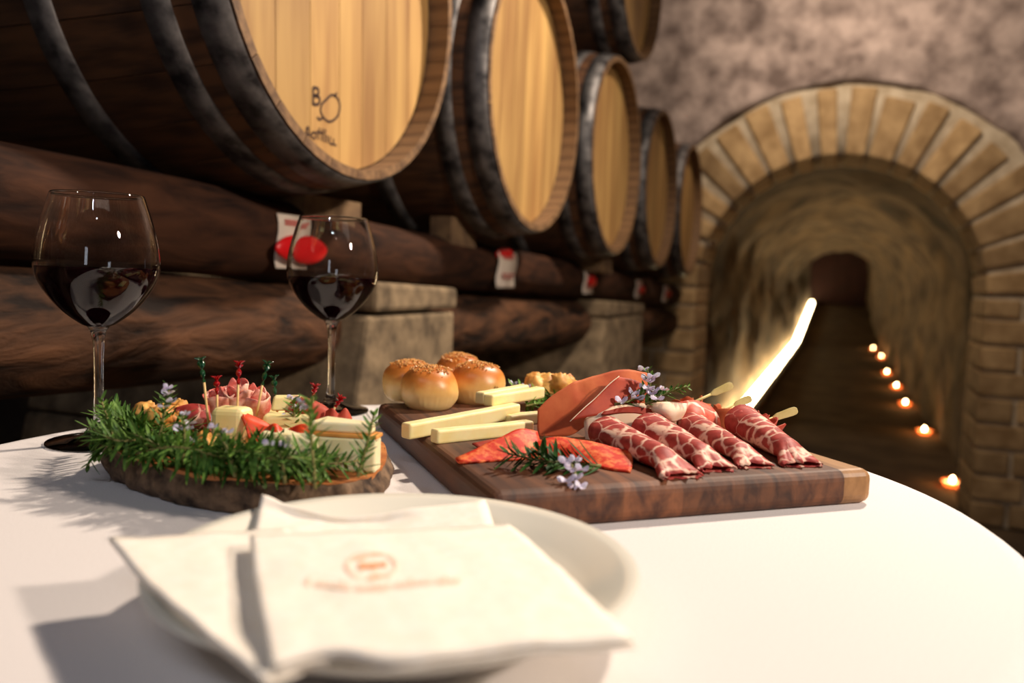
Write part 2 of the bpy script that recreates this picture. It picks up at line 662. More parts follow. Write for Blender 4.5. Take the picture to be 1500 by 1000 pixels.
rows = [[Vector((X0 - 0.05 + (X1 - X0 + 0.1) * x / 18, y * 0.25, ZC + 0.03 - 0.12 * abs(x / 9 - 1) ** 3 + rocky((x * 0.27, y * 0.25, 7), 0.03, 3))) for y in range(-13, 21)] for x in range(19)]
structure(build('ceiling', *gridmesh(rows), M['rock'], origin=(0, 0, ZC)))

# light tubes along the tunnel's left foot
xl = TL + 0.115
o = build('light_tube', *tube([(xl, 6.9 + k * 0.9, 0.050) for k in range(13)], 0.055, 10), M['led'], origin=(xl, 6.9, 0.0))
tag(o, 'long glowing light tube on the level floor by the tunnel wall', 'light tube')
o = build('light_tube', *tube([(xl, y, ramp(y) + 0.050) for y in (18.4, 20.5, 23, 25.5, 27.6)], 0.055, 10), M['led'], origin=(xl, 18.2, 0.0))
tag(o, 'short glowing light tube on the ramp at the tunnel end', 'light tube')

# low kerb added before the tubes to shade the floor and right wall
ks = [6.4 + 0.4 * k for k in range(55)]
V, F = [], []
for y in ks:
    for (x, z) in ((-0.70, -0.03), (-0.645, -0.03), (-0.65, 0.075), (-0.695, 0.08)):
        V.append((x + 0.006 * noise.noise(Vector((y, z, 0))), y, z + ramp(y) + 0.006 * noise.noise(Vector((y * 2, x, 3)))))
for i in range(len(ks) - 1):
    for j in range(4):
        j2 = (j + 1) % 4
        F.append((i * 4 + j, i * 4 + j2, i * 4 + 4 + j2, i * 4 + 4 + j))
F += [(3, 2, 1, 0), tuple((len(ks) - 1) * 4 + j for j in range(4))]
structure(build('shade_kerb_1', V, F, M['tunnel_rock'], origin=(-0.7, 6.4, 0), smooth=False))

# candles in amber dishes
ORD = ['first', 'second', 'third', 'fourth', 'fifth', 'sixth', 'seventh']
for ck, (u, v) in enumerate([(1395, 705), (1354, 630), (1326, 590), (1313, 565), (1299, 545), (1291, 522), (1279, 510)]):
    p = at(u, v, 0.03)
    p.z = 0.0
    c = thing('tealight_candle', 'lit tealight in an amber dish, %s along the tunnel floor from the arch' % ORD[ck], 'candle', p, 'candles in a row along the tunnel floor')
    build('dish', *lathe([(0, 0.002), (0.042, 0.002), (0.060, 0.028), (0.062, 0.034), (0.058, 0.033), (0.040, 0.008), (0, 0.008)], 20, p), M['amber'], c)
    wx = build('wax', *lathe([(0, 0.010), (0.038, 0.010), (0.050, 0.024), (0.006, 0.0255), (0, 0.0255)], 20, p), M['wax'], c)
    build('flame', *lathe([(0, 0.026), (0.008, 0.031), (0.011, 0.040), (0.007, 0.052), (0, 0.062)], 12, p), M['flame'], wx)
    l = bpy.data.lights.new('candle_glow', 'POINT')
    l.energy = 1.3
    l.color = (1.0, 0.42, 0.12)
    l.shadow_soft_size = 0.02
    lo = bpy.data.objects.new('candle_glow', l)
    COL.objects.link(lo)
    lo.parent = c
    lo.location = (0, 0, 0.095)

# ================================================================== barrels
SLOPE = -0.034
XH = -0.72
BL, RC, RB = 0.95, 0.325, 0.372


def brad(x):
    s = (-x / BL) * 2 - 1
    return RB - (RB - RC) * s * s


NST = 28
# one stave (angle 0 = +y), shared by all
V, F = [], []
n = 16
ha = math.pi / NST - 0.0022
for i in range(n + 1):
    x = -BL * i / n
    ro = brad(x)
    ri = ro - (0.015 if i in (0, n) else 0.024)
    for r_ in (ro, ri):
        for a in (-ha, 0, ha):
            V.append((x, r_ * math.cos(a), r_ * math.sin(a)))
for i in range(n):
    a, b = i * 6, i * 6 + 6
    F += [(a, a + 1, b + 1, b), (a + 1, a + 2, b + 2, b + 1), (a + 4, a + 3, b + 3, b + 4), (a + 5, a + 4, b + 4, b + 5), (a + 3, a, b, b + 3), (a + 2, a + 5, b + 5, b + 2)]
F += [(0, 3, 4, 1), (1, 4, 5, 2)]
e = n * 6
F += [(e + 1, e + 4, e + 3, e), (e + 2, e + 5, e + 4, e + 1)]
stave_me = bpy.data.meshes.new('stave')
stave_me.from_pydata(V, [], F)
stave_me.materials.append(M['stave'])
stave_me.materials.append(M['stave_raw'])
for p in stave_me.polygons:
    if p.center.x > -0.001 or (p.center.yz.length < brad(p.center.x) - 0.012 and len(p.vertices) == 4 and p.center.x > -0.2):
        p.material_index = 1
hoops = []
for (xa, xb) in ((-0.004, -0.052), (-0.082, -0.122), (-0.255, -0.297), (-0.653, -0.695), (-0.828, -0.868), (-0.898, -0.946)):
    n = 64
    V, F = [], []
    for k in range(n):
        a = 2 * math.pi * k / n
        for x, e in ((xa, 0.0), (xa, 0.0028), ((xa + xb) / 2, 0.0034), (xb, 0.0028), (xb, 0.0)):
            r_ = brad(x) + e
            V.append((x, r_ * math.cos(a), r_ * math.sin(a)))
    for k in range(n):
        k2 = (k + 1) % n
        for j in range(4):
            F.append((k * 5 + j, k * 5 + j + 1, k2 * 5 + j + 1, k2 * 5 + j))
    me = bpy.data.meshes.new('hoop')
    me.from_pydata(V, [], F)
    for p in me.polygons:
        p.use_smooth = True
    me.materials.append(M['hoop'])
    hoops.append(me)
RHD = 0.307
edges = [e * RHD for e in (-1, -0.75, -0.51, -0.24, 0.015, 0.235, 0.49, 0.745, 1)]
boards = []
for k in range(8):
    y0, y1 = edges[k] + 0.0008, edges[k + 1] - 0.0008
    ys = [y0 + (y1 - y0) * j / 8 for j in range(9)]
    V, F = [], []
    for x in (-0.042, -0.062):
        for y in ys:
            h = math.sqrt(max(RHD ** 2 - y * y, 0.0)) + 0.001
            V += [(x, y, -h), (x, y, h)]
    for j in range(8):
        a = j * 2
        F += [(a, a + 2, a + 3, a + 1), (18 + a + 1, 18 + a + 3, 18 + a + 2, 18 + a), (a + 1, a + 3, 18 + a + 3, 18 + a + 1), (a + 2, a, 18 + a, 18 + a + 2)]
    F += [(1, 19, 18, 0), (16, 34, 35, 17)]
    me = bpy.data.meshes.new('head_board')
    me.from_pydata(V, [], F)
    me.materials.append(M['head'])
    boards.append(me)


def barrel(y, zc, label, rot, grp, xh=XH):
    t = thing('wine_barrel', label, 'barrel', (xh, y, zc), grp)
    for k in range(NST):
        o = bpy.data.objects.new('stave', stave_me)
        COL.objects.link(o)
        o.parent = t
        o.rotation_euler = (2 * math.pi * (k + 0.5) / NST, 0, 0)
    for me in hoops:
        o = bpy.data.objects.new('hoop', me)
        COL.objects.link(o)
        o.parent = t
        o.rotation_euler = (rot * 2.0, 0, 0)
    for me in boards:
        o = bpy.data.objects.new('head_board', me)
        COL.objects.link(o)
        o.parent = t
        o.rotation_euler = (rot, 0, 0)
    return t


def zrow(y):
    return 1.681 + SLOPE * (y - 1.14)


BY = [1.140, 1.974, 2.775, 3.535, 4.285]
LBL = ['large oak wine barrel with a dark stencil on its pale head',
       'oak wine barrel resting beside the stencilled barrel',
       'oak wine barrel in the middle of the lower row, under the upper barrel',
       'oak wine barrel second from the wall with the arch',
       'oak wine barrel at the row end against the arch wall']
BAR = []
for y, lb, r_ in zip(BY, LBL, (0.03, -0.02, 0.05, -0.04, 0.02)):
    BAR.append(barrel(y, zrow(y), lb, r_, 'barrels lying in the lower row'))
yb = 2.985
barrel(yb, 2.337, 'oak wine barrel stacked on top of the lower row', 0.0, None, XH + 0.005)

# stencil on the first barrel's head, traced as thin ink strokes
XI = XH - 0.0413


def strokes(name, lines, wid, fn, mat, parent, n=4):
    V, F = [], []
    for L in lines:
        P = [fn(p) for p in catmull([(a, b, 0) for a, b in L], n)]
        for i, p in enumerate(P):
            tdir = (P[min(i + 1, len(P) - 1)] - P[max(i - 1, 0)])
            nn = fn.normal.cross(tdir)
            nn = nn.normalized() * wid / 2 if nn.length > 1e-9 else Vector((0, 0, wid / 2))
            V += [p - nn, p + nn]
            if i:
                a = len(V) - 4
                F.append((a, a + 1, a + 3, a + 2))
    return build(name, V, F, mat, parent, smooth=False)


def head_fn(p):
    return atx(p[0], p[1], XI)


head_fn.normal = Vector((1, 0, 0))
strokes('stencil_letter', [[(459, 128), (459, 154)], [(459, 128), (466, 130), (466, 138), (460, 140)], [(460, 140), (468, 143), (467, 152), (459, 153)]], 0.0050, head_fn, M['ink'], BAR[0])
strokes('stencil_emblem', [[(478, 146), (486, 139), (494, 143), (498, 154), (496, 167), (490, 175), (482, 178), (474, 172), (470, 162), (472, 152), (478, 146)], [(474, 172), (468, 175), (465, 171)], [(490, 141), (494, 136)]], 0.0042, head_fn, M['ink'], BAR[0])
strokes('stencil_script', [[(449, 204), (449, 190), (452, 186), (452, 200), (447, 196), (456, 198)], [(458, 193), (457, 200), (461, 203), (463, 196), (458, 193)],
                           [(468, 187), (466, 204)], [(463, 193), (474, 195)], [(473, 188), (471, 206)], [(477, 189), (475, 208)], [(480, 198), (479, 209)],
                           [(484, 200), (483, 209), (488, 211), (489, 203)], [(489, 211), (493, 213)]], 0.0034, head_fn, M['ink'], BAR[0])

# logs, piers, chocks ------------------------------------------------
def lograd(a, y, r_, seed):
    return r_ * (1 + 0.13 * noise.noise(Vector((math.cos(a) * 0.9 + seed, y * 1.5, math.sin(a) * 0.9))) + 0.05 * noise.noise(Vector((math.cos(a) * 4 + seed, y * 3, math.sin(a) * 4))))


def log(name, label, x, zf, r_, y0, y1, mat, seed):
    V, F = [], []
    ns, nn = 60, 28
    for i in range(ns + 1):
        y = y0 + (y1 - y0) * i / ns
        for k in range(nn):
            a = 2 * math.pi * k / nn
            q = lograd(a, y, r_, seed)
            V.append((x + q * math.cos(a), y, zf(y) + q * math.sin(a)))
    for i in range(ns):
        for k in range(nn):
            k2 = (k + 1) % nn
            F.append((i * nn + k, (i + 1) * nn + k, (i + 1) * nn + k2, i * nn + k2))
    F.append(tuple(range(nn)))
    F.append(tuple(ns * nn + k for k in range(nn - 1, -1, -1)))
    return tag(build(name, V, F, mat, origin=(x, y0, zf(y0))), label, 'log')


def zup(y):
    return 1.2665 + SLOPE * (y - 1.0)


def zlow(y):
    return 1.110 + SLOPE * (y - 1.0)


log('support_log', 'dark trimmed log carrying the barrel fronts on stone piers', -0.915, zup, 0.066, -0.7, 4.845, M['log_dark'], 1.0)
log('support_log', 'dark log carrying the barrel backs near the wall', -1.50, zup, 0.069, -0.7, 4.845, M['log_dark'], 5.0)
log('beam_log', 'thick weathered brown log behind the wine glasses', -0.935, zlow, 0.080, -0.32, 1.335, M['log'], 2.0)
log('beam_log', 'thick weathered log between the two stone piers', -0.935, zlow, 0.080, 1.668, 2.985, M['log'], 3.0)
log('beam_log', 'short weathered log between stone pier and arch wall', -0.935, zlow, 0.078, 3.603, 4.845, M['log'], 4.0)


def pier(label, y0, y1, flare):
    drop = min(max(lograd(-math.pi / 2 + da, y0 + (y1 - y0) * k / 30, rr, sd) for k in range(31) for da in (-0.2, 0, 0.2)) for rr, sd in ((0.066, 1.0), (0.069, 5.0))) - 0.003
    zt = zup((y0 + y1) / 2) - drop
    t = thing('stone_pier', label, 'pier', (-1.2, (y0 + y1) / 2, 0), 'stone piers under the barrel logs')
    levels = [zt, zt - 0.055, zt - 0.30, zt - 0.58, zt - 0.86, 0.0]
    for k in range(5):
        za, zb = levels[k], levels[k + 1]
        fa = 0 if k == 0 else flare * (zt - za) / 0.25
        fb = 0 if k == 0 else flare * (zt - zb) / 0.25
        fa, fb = min(fa, 0.22), min(fb, 0.22)
        xf = -0.80 + (0.006 if k == 0 else 0)
        xb = -1.62
        V = [(xb, y0 - fb, zb + 0.003), (xf, y0 - fb, zb + 0.003), (xf, y1, zb + 0.003), (xb, y1, zb + 0.003), (xb, y0 - fa, za - 0.003), (xf, y0 - fa, za - 0.003), (xf, y1, za - 0.003), (xb, y1, za - 0.003)]
        if k == 0:
            for j in range(4, 8):
                V[j] = (V[j][0], V[j][1], zup(V[j][1]) - drop)
        if k == 4:
            for j in range(4):
                V[j] = (V[j][0], V[j][1], 0.0)
        o = build('stone_block', V, box(0, 1, 0, 1, 0, 1)[1], M['stone_block'], t, smooth=False)
        bevel(o, 0.010, 2)
    return t


pier('two-tone stone pier between the right wine glass and the bread buns', 1.335, 1.685, 0.06)
pier('stone pier standing nearer the arch wall', 3.0, 3.62, 0.07)
pier('stone pier at the log ends farthest from the arch', -0.65, -0.30, 0.0)


def log_x_front(y, z):
    """front face of the carrying log at height z"""
    r_ = 0.066
    for _ in range(4):
        a = math.asin(max(-0.98, min(0.98, (z - zup(y)) / r_)))
        r_ = lograd(a, y, 0.066, 1.0)
    return -0.915 + r_ * math.cos(a)


def log_top(x, y):
    r_ = 0.066
    for _ in range(4):
        a = math.acos(max(-0.93, min(0.93, (x + 0.915) / r_)))
        r_ = lograd(a, y, 0.066, 1.0)
    return zup(y) + r_ * math.sin(a)


def barrel_under(x, y, k):
    r_ = brad(x - XH) + 0.0015
    return zrow(BY[k]) - math.sqrt(max(r_ * r_ - (y - BY[k]) ** 2, 0.0))


def chock(label, px, py0, py1, k, xf=-0.862, depth=0.055):
    ya, yb_ = atx(px[0], py1, xf).y, atx(px[1], py1, xf).y
    h = atx((px[0] + px[1]) / 2, py0, xf).z
    nx, ny = 6, 6
    xs = [xf - depth + depth * i / nx for i in range(nx + 1)]
    ys = [ya + (yb_ - ya) * j / ny for j in range(ny + 1)]
    h = max(h, min(barrel_under(x, y, k) for x in xs for y in ys) + 0.004)
    bot = [[Vector((x, y, max(log_top(x, y) - 0.002, zup(y) + 0.036))) for y in ys] for x in xs]
    top = [[Vector((x, y, min(h, barrel_under(x, y, k) + 0.003))) for y in ys] for x in xs]
    V1, F1 = gridmesh(bot)
    V2, F2_ = gridmesh(top)
    n1, w_ = len(V1), ny + 1
    F = [tuple(reversed(f)) for f in F1] + [tuple(q + n1 for q in f) for f in F2_]
    rim = [i * w_ for i in range(nx)] + [nx * w_ + j for j in range(ny)] + [i * w_ + ny for i in range(nx, 0, -1)] + [j for j in range(ny, 0, -1)]
    for a, b in zip(rim, rim[1:] + rim[:1]):
        F.append((a, b, b + n1, a + n1))
    o = build('wooden_chock', V1 + V2, F, M['pier_wood'], origin=(xf - depth / 2, (ya + yb_) / 2, bot[nx // 2][ny // 2].z), smooth=False)
    tag(o, label, 'chock', 'wooden chocks under the barrels')


chock('wooden chock under the stencilled barrel', (446, 528), 290, 332, 0)
chock('squared wooden chock under the barrel beside the stencilled one', (660, 697), 320, 358, 1)
chock('small wooden chock under the middle barrel of the row', (876, 896), 379, 402, 2, -0.800, 0.11)

# red tags with paper slips on the front log
XT = -0.838
TG = [((403, 442), (312, 394), (431, 365), 0.070, 0.024, 'red oval tag with white paper slip seen through the wine glass'),
      ((723, 748), (368, 421), (735, 373), 0.062, 0.020, 'red oval tag with a long white slip under the second barrel'),
      ((855, 868), (398, 430), (863, 412), 0.050, 0.020, 'red oval tag with white slip under the middle barrel'),
      ((931, 938), (410, 436), (937, 424), 0.045, 0.018, 'small red tag under the second barrel from the arch'),
      ((971, 977), (418, 442), (976, 430), 0.045, 0.018, 'small red tag under the last barrel by the arch')]
for (xa, xb), (ya, yb_), (cu, cv), ra, rb, lb in TG:
    for _ in range(4):
        c = atx(cu, cv, XT)
        XT = log_x_front(c.y, c.z)
    a, b = atx(xa, ya, XT), atx(xb, yb_, XT)
    lf = max(log_x_front(a.y + (b.y - a.y) * q / 4, a.z + (b.z - a.z) * r_ / 8) for q in range(5) for r_ in range(9))
    t = thing('barrel_tag', lb, 'tag', (XT, (a.y + b.y) / 2, b.z), 'red tags along the front log')
    zs = [a.z + (b.z - a.z) * k / 6 for k in range(7)]
    xp = max(lf + 0.0045, XT + 0.015) if 500 < cu < 800 else lf + (0.0005 if cu < 500 else 0.0035)
    rows = [[Vector((xp - 0.002 + 0.004 * math.sin(k), y, z)) for y in (a.y, (a.y + b.y) / 2, b.y)] for k, z in enumerate(zs)]
    slip = solid(build('paper_slip', *gridmesh(rows), M['paper'], t), 0.001)
    for k in range(4):
        z = a.z + (b.z - a.z) * (0.12 + 0.06 * k if k < 2 else 0.62 + 0.10 * (k - 2))
        yy0, yy1 = a.y + (b.y - a.y) * 0.2, a.y + (b.y - a.y) * (0.85 - 0.12 * (k % 2))
        build('printed_line', *box(xp + 0.0025, xp + 0.0035, yy0, yy1, z - 0.0022, z + 0.0022), M['paper_ink'], slip, smooth=False)
    rx = 0.010
    xr = lf + rx if cu < 500 else (XT + rx - 0.001 if cu < 800 else lf + 0.001 + rx)
    V, F = lump((xr, c.y, c.z), rx, ra, rb, 0.04, 1.5, cu * 0.01, 28, 14)
    disc = build('red_oval', V, F, M['red_plastic'], t)

# ================================================================== table, cloth
TC = Vector((-0.2795, 0.549, 0))
t = thing('bar_table', 'tall round bar table under the white cloth', 'table', TC)
build('table_top', *lathe([(0, TZ - 0.028), (0.392, TZ - 0.028), (0.396, TZ - 0.016), (0.392, TZ - 0.004), (0, TZ - 0.004)], 64, TC), M['table_metal'], t)
build('pole', *lathe([(0.03, 0.02), (0.03, TZ - 0.028)], 24, TC), M['table_metal'], t)
build('base', *lathe([(0, 0.001), (0.26, 0.001), (0.26, 0.012), (0.05, 0.04), (0.03, 0.06)], 48, TC), M['table_metal'], t)
prof = [(0, TZ), (0.1, TZ), (0.2, TZ), (0.3, TZ), (0.385, TZ), (0.394, TZ - 0.001), (0.400, TZ - 0.005), (0.4025, TZ - 0.012), (0.402, TZ - 0.03), (0.385, TZ - 0.12), (0.32, TZ - 0.4), (0.27, TZ - 0.7), (0.29, 0.12), (0.30, 0.03)]
o = build('tablecloth', *lathe(list(reversed(prof)), 96, TC), M['cloth'], origin=(TC.x, TC.y, 0))
tag(o, 'plain white cloth covering the round table', 'tablecloth')

# ================================================================== wine glasses
GP = [(0.0, 0.0), (0.0425, 0.0), (0.0435, 0.0012), (0.0425, 0.0026), (0.030, 0.0040), (0.018, 0.0065), (0.009, 0.011), (0.0052, 0.018), (0.0042, 0.032), (0.0040, 0.060), (0.0046, 0.085), (0.0062, 0.098), (0.0090, 0.1035)]
BO = [(0.0090, 0.1035), (0.0150, 0.1065), (0.0285, 0.1170), (0.0395, 0.1300), (0.0472, 0.1430), (0.0503, 0.1545), (0.0505, 0.1640), (0.0485, 0.1790), (0.0450, 0.1940), (0.0405, 0.2090), (0.0375, 0.2185)]


def prof_interp(P, k):
    return [(p.x, p.y) for p in catmull([(a, b, 0) for a, b in P], k)]


def wine_glass(p, zlev, label):
    t = thing('wine_glass', label, 'wine glass', p, 'red wine glasses on the table')
    outer = prof_interp(BO, 5)
    inner = [(max(r_ - 0.0011, 0), z + (0.0013 if i < 8 else 0)) for i, (r_, z) in enumerate(outer)]
    inner[0] = (0.0, inner[0][1] + 0.0025)
    build('foot', *lathe(GP[:7] + [(0.0, 0.0112)], 48, p), M['glass'], t)
    build('stem', *lathe([(0.0, 0.0105)] + prof_interp(GP[6:], 4) + [(0.0, 0.1036)], 24, p), M['glass'], t)
    sh = [(0.0, 0.1034)] + outer + [(outer[-1][0] - 0.0006, outer[-1][1] + 0.0005)] + list(reversed(inner))
    build('bowl', *lathe(sh, 64, p), M['glass'], t)
    lv = [(r_ + 0.0004, z) for r_, z in inner if z < zlev]
    lv[0] = (0, lv[0][1] - 0.0003)
    rt = lv[-1][0]
    build('wine', *lathe(lv + [(rt + 0.0003, zlev), (rt - 0.002, zlev - 0.0006), (0, zlev - 0.0006)], 64, p), M['wine'], t)
    return t


wine_glass(at(145, 648), 0.1555, 'glass of red wine at the table edge behind the rosemary heap')
wine_glass(at(484, 602), 0.1520, 'glass of red wine by the cutting board corner, before a red tag')

# ================================================================== plate and napkins
PC = Vector((-0.1855, 0.3370, TZ))
o = build('dinner_plate', *lathe([(0, 0.0005), (0.062, 0.0005), (0.068, 0.0030), (0.092, 0.0125), (0.107, 0.0215), (0.1118, 0.0250), (0.1126, 0.0262), (0.1116, 0.0270), (0.105, 0.0250), (0.092, 0.0165), (0.078, 0.0090), (0.068, 0.0062), (0, 0.0058)], 96, PC), M['plate'], origin=PC)
tag(o, 'round cream ceramic plate under the paper napkins', 'plate')


def napkin(label, ctrl, seed, thick=0.0022, wav=0.0010):
    rows = upsample([[at(u, v, TZ + z) for (u, v, z) in r] for r in ctrl], 8)
    for r in rows:
        for p in r:
            p.z += wav * noise.noise(Vector((p.x * 45 + seed, p.y * 45, seed))) + wav * 0.6 * noise.noise(Vector((p.x * 110, p.y * 110 + seed, 0)))
    base = rows[len(rows) // 2][len(rows[0]) // 2]
    t = thing('paper_napkin', label, 'napkin', (base.x, base.y, base.z), 'folded napkins on the plate')
    o = build('sheet', *gridmesh(rows), M['napkin'], t)
    solid(o, thick, 0)
    low = [[p - Vector((0, 0, 0.0026)) + Vector((0.0008, 0.0012, 0)) for p in r] for r in rows]
    solid(build('under_layer', *gridmesh(low), M['napkin'], t), 0.0014, 0)
    return t, rows


napkin('cream paper napkin tucked at the back with two raised corners',
       [[(384, 727, 0.033), (436, 744, 0.029), (500, 757, 0.026), (590, 748, 0.029), (711, 734, 0.032)],
        [(376, 760, 0.0255), (440, 765, 0.0235), (505, 772, 0.022), (600, 770, 0.024), (722, 768, 0.027)],
        [(362, 830, 0.0195), (450, 832, 0.018), (540, 832, 0.018), (640, 830, 0.019), (740, 825, 0.021)]], 1.0)
napkin('plain cream paper napkin jutting over the plate edge',
       [[(160, 790, 0.031), (240, 786, 0.030), (320, 782, 0.029), (420, 776, 0.028)],
        [(208, 848, 0.031), (290, 840, 0.030), (370, 830, 0.029), (470, 826, 0.027)],
        [(285, 915, 0.033), (350, 902, 0.031), (420, 890, 0.029), (520, 880, 0.027)],
        [(384, 994, 0.035), (430, 975, 0.033), (500, 955, 0.030), (580, 940, 0.028)]], 2.0)
NK, nrows = napkin('cream paper napkin on top with an orange printed emblem',
       [[(366, 786, 0.036), (450, 783, 0.035), (560, 779, 0.034), (650, 776, 0.0335), (746, 770, 0.033)],
        [(370, 835, 0.037), (470, 830, 0.0365), (580, 826, 0.036), (690, 822, 0.035), (795, 812, 0.034)],
        [(380, 900, 0.038), (490, 896, 0.0375), (610, 890, 0.037), (740, 880, 0.036), (858, 872, 0.0345)],
        [(398, 974, 0.038), (480, 956, 0.0375), (590, 968, 0.037), (740, 950, 0.036), (928, 938, 0.034)]], 3.0)


def nap_fn(p):
    d = ray(p[0], p[1])
    best, bt = None, 1e9
    z = TZ + 0.037
    for _ in range(4):
        q = CAM + d * ((z - CAM.z) / d.z)
        near = min((pp for r in nrows for pp in r), key=lambda pp: (pp.x - q.x) ** 2 + (pp.y - q.y) ** 2)
        z = near.z + 0.0019
    return CAM + d * ((z - CAM.z) / d.z)


nap_fn.normal = Vector((0, 0, 1))
NK = NK.children[0]
strokes('printed_emblem', [[(508, 829), (512, 818), (524, 811), (545, 808), (566, 811), (578, 820), (579, 832), (570, 842)], [(508, 829), (516, 839), (530, 845)]], 0.0013, nap_fn, M['napkin_ink_pale'], NK)
strokes('printed_letters', [[(519, 819), (530, 816), (538, 814)], [(542, 813), (552, 811), (560, 812)], [(528, 833), (529, 824)], [(533, 832), (534, 824), (539, 828), (534, 832)], [(543, 832), (543, 824), (549, 826), (548, 832), (543, 832)],
                            [(553, 831), (553, 823), (559, 827), (563, 822), (564, 830)], [(538, 847), (552, 844), (570, 841)], [(540, 844), (556, 841)]], 0.0016, nap_fn, M['napkin_ink'], NK)
scr = []
x = 448.0
k = 0
while x < 672:
    yb_ = 853 + 9 * math.exp(-((x - 530) / 60) ** 2) - (0.03 * (x - 600) if x > 600 else 0)
    h = 9 if k % 5 == 0 else 5
    scr.append([(x, yb_), (x + 3, yb_ - h), (x + 5, yb_ - h * 0.6), (x + 3.5, yb_ + 1.5), (x + 8, yb_ - 1)])
    x += 9 if k % 6 else 14
    k += 1
strokes('printed_script', scr, 0.0008, nap_fn, M['napkin_ink_pale'], NK, 3)

# ================================================================== cutting board
BT = TZ + 0.026
A = at(719, 783)
dirL = Vector((-0.668, 0.744, 0)).normalized()       # along the strips
dirW = Vector((0.744, 0.668, 0)).normalized()        # across, towards the right end
BW, BLN = 0.302, 0.365
cb = thing('cutting_board', 'thick dark wooden cutting board of glued strips with rounded edges', 'cutting board', A)
NS = 7
wds = [0.052, 0.040, 0.045, 0.042, 0.048, 0.047, 0.028]
s0 = 0.0
for k in range(NS):
    s1 = s0 + wds[k]
    V = []
    for z in (TZ, BT):
        for (s, l) in ((s0, 0), (s1, 0), (s1, BLN), (s0, BLN)):
            V.append(A + dirW * s + dirL * l + Vector((0, 0, z - TZ)))
    bm = bmesh.new()
    vs = [bm.verts.new(v - A) for v in V]
    for f in box(0, 1, 0, 1, 0, 1)[1]:
        bm.faces.new([vs[i] for i in f])
    bm.edges.ensure_lookup_table()
    sel = []
    for e in bm.edges:
        a, b = e.verts
        mid = (a.co + b.co) / 2
        sm, lm = mid.dot(dirW), mid.dot(dirL)
        if abs(lm) < 1e-5 or abs(lm - BLN) < 1e-5:
            if abs(a.co.z - b.co.z) < 1e-6:
                sel.append(e)
            elif (k == 0 and sm < 1e-5) or (k == NS - 1 and abs(sm - BW) < 1e-4):
                sel.append(e)
        elif (k == 0 and sm < 1e-5) or (k == NS - 1 and abs(sm - BW) < 1e-4):
            sel.append(e)
    bmesh.ops.bevel(bm, geom=sel, offset=0.0075, segments=4, profile=0.5, affect='EDGES')
    me = bpy.data.meshes.new('board_strip')
    bm.to_mesh(me)
    bm.free()
    me.materials.append(M['board_sap'] if k == NS - 1 else M['board'])
    o = bpy.data.objects.new('board_strip', me)
    COL.objects.link(o)
    o.parent = cb
    # rotate the texture frame with the board: store the strip in the board's own axes
    rz = math.atan2(dirL.y, dirL.x) - math.pi / 2
    me.transform(Matrix.Rotation(-rz, 4, 'Z'))
    o.rotation_euler = (0, 0, rz)
    s0 = s1

# ------------------------------------------------------------------ rosemary
def needle_geo(base, d, side, L, wd, droop):
    up = d.cross(side).normalized()
    V, F = [], []
    for i, q in enumerate((0.0, 0.35, 0.75, 1.0)):
        p = base + d * (L * q) - Vector((0, 0, droop * q * q * L)) + up * (0.10 * L * q * (1 - q))
        w_ = wd * (0.55, 1.0, 0.8, 0.12)[i]
        V += [p - side * w_, p + up * w_ * 0.35, p + side * w_]
    for i in range(3):
        a = i * 3
        F += [(a, a + 1, a + 4, a + 3), (a + 1, a + 2, a + 5, a + 4)]
    return V, F


def flower_geo(c, r_, rnd):
    parts = []
    for k in range(5):
        a = 2 * math.pi * k / 5 + rnd.random()
        d = Vector((math.cos(a), math.sin(a), rnd.uniform(0.1, 0.7))).normalized()
        s = d.orthogonal().normalized()
        up = d.cross(s)
        L = r_ * rnd.uniform(0.8, 1.2)
        V, F = [], []
        for i, q in enumerate((0.0, 0.4, 0.8, 1.05)):
            w_ = L * (0.12, 0.34, 0.38, 0.12)[i]
            p = c + d * L * q + up * L * 0.25 * q * q
            V += [p - s * w_, p + up * w_ * 0.3, p + s * w_]
        for i in range(3):
            a_ = i * 3
            F += [(a_, a_ + 1, a_ + 4, a_ + 3), (a_ + 1, a_ + 2, a_ + 5, a_ + 4)]
        parts.append((V, F))
    return merge(*parts)


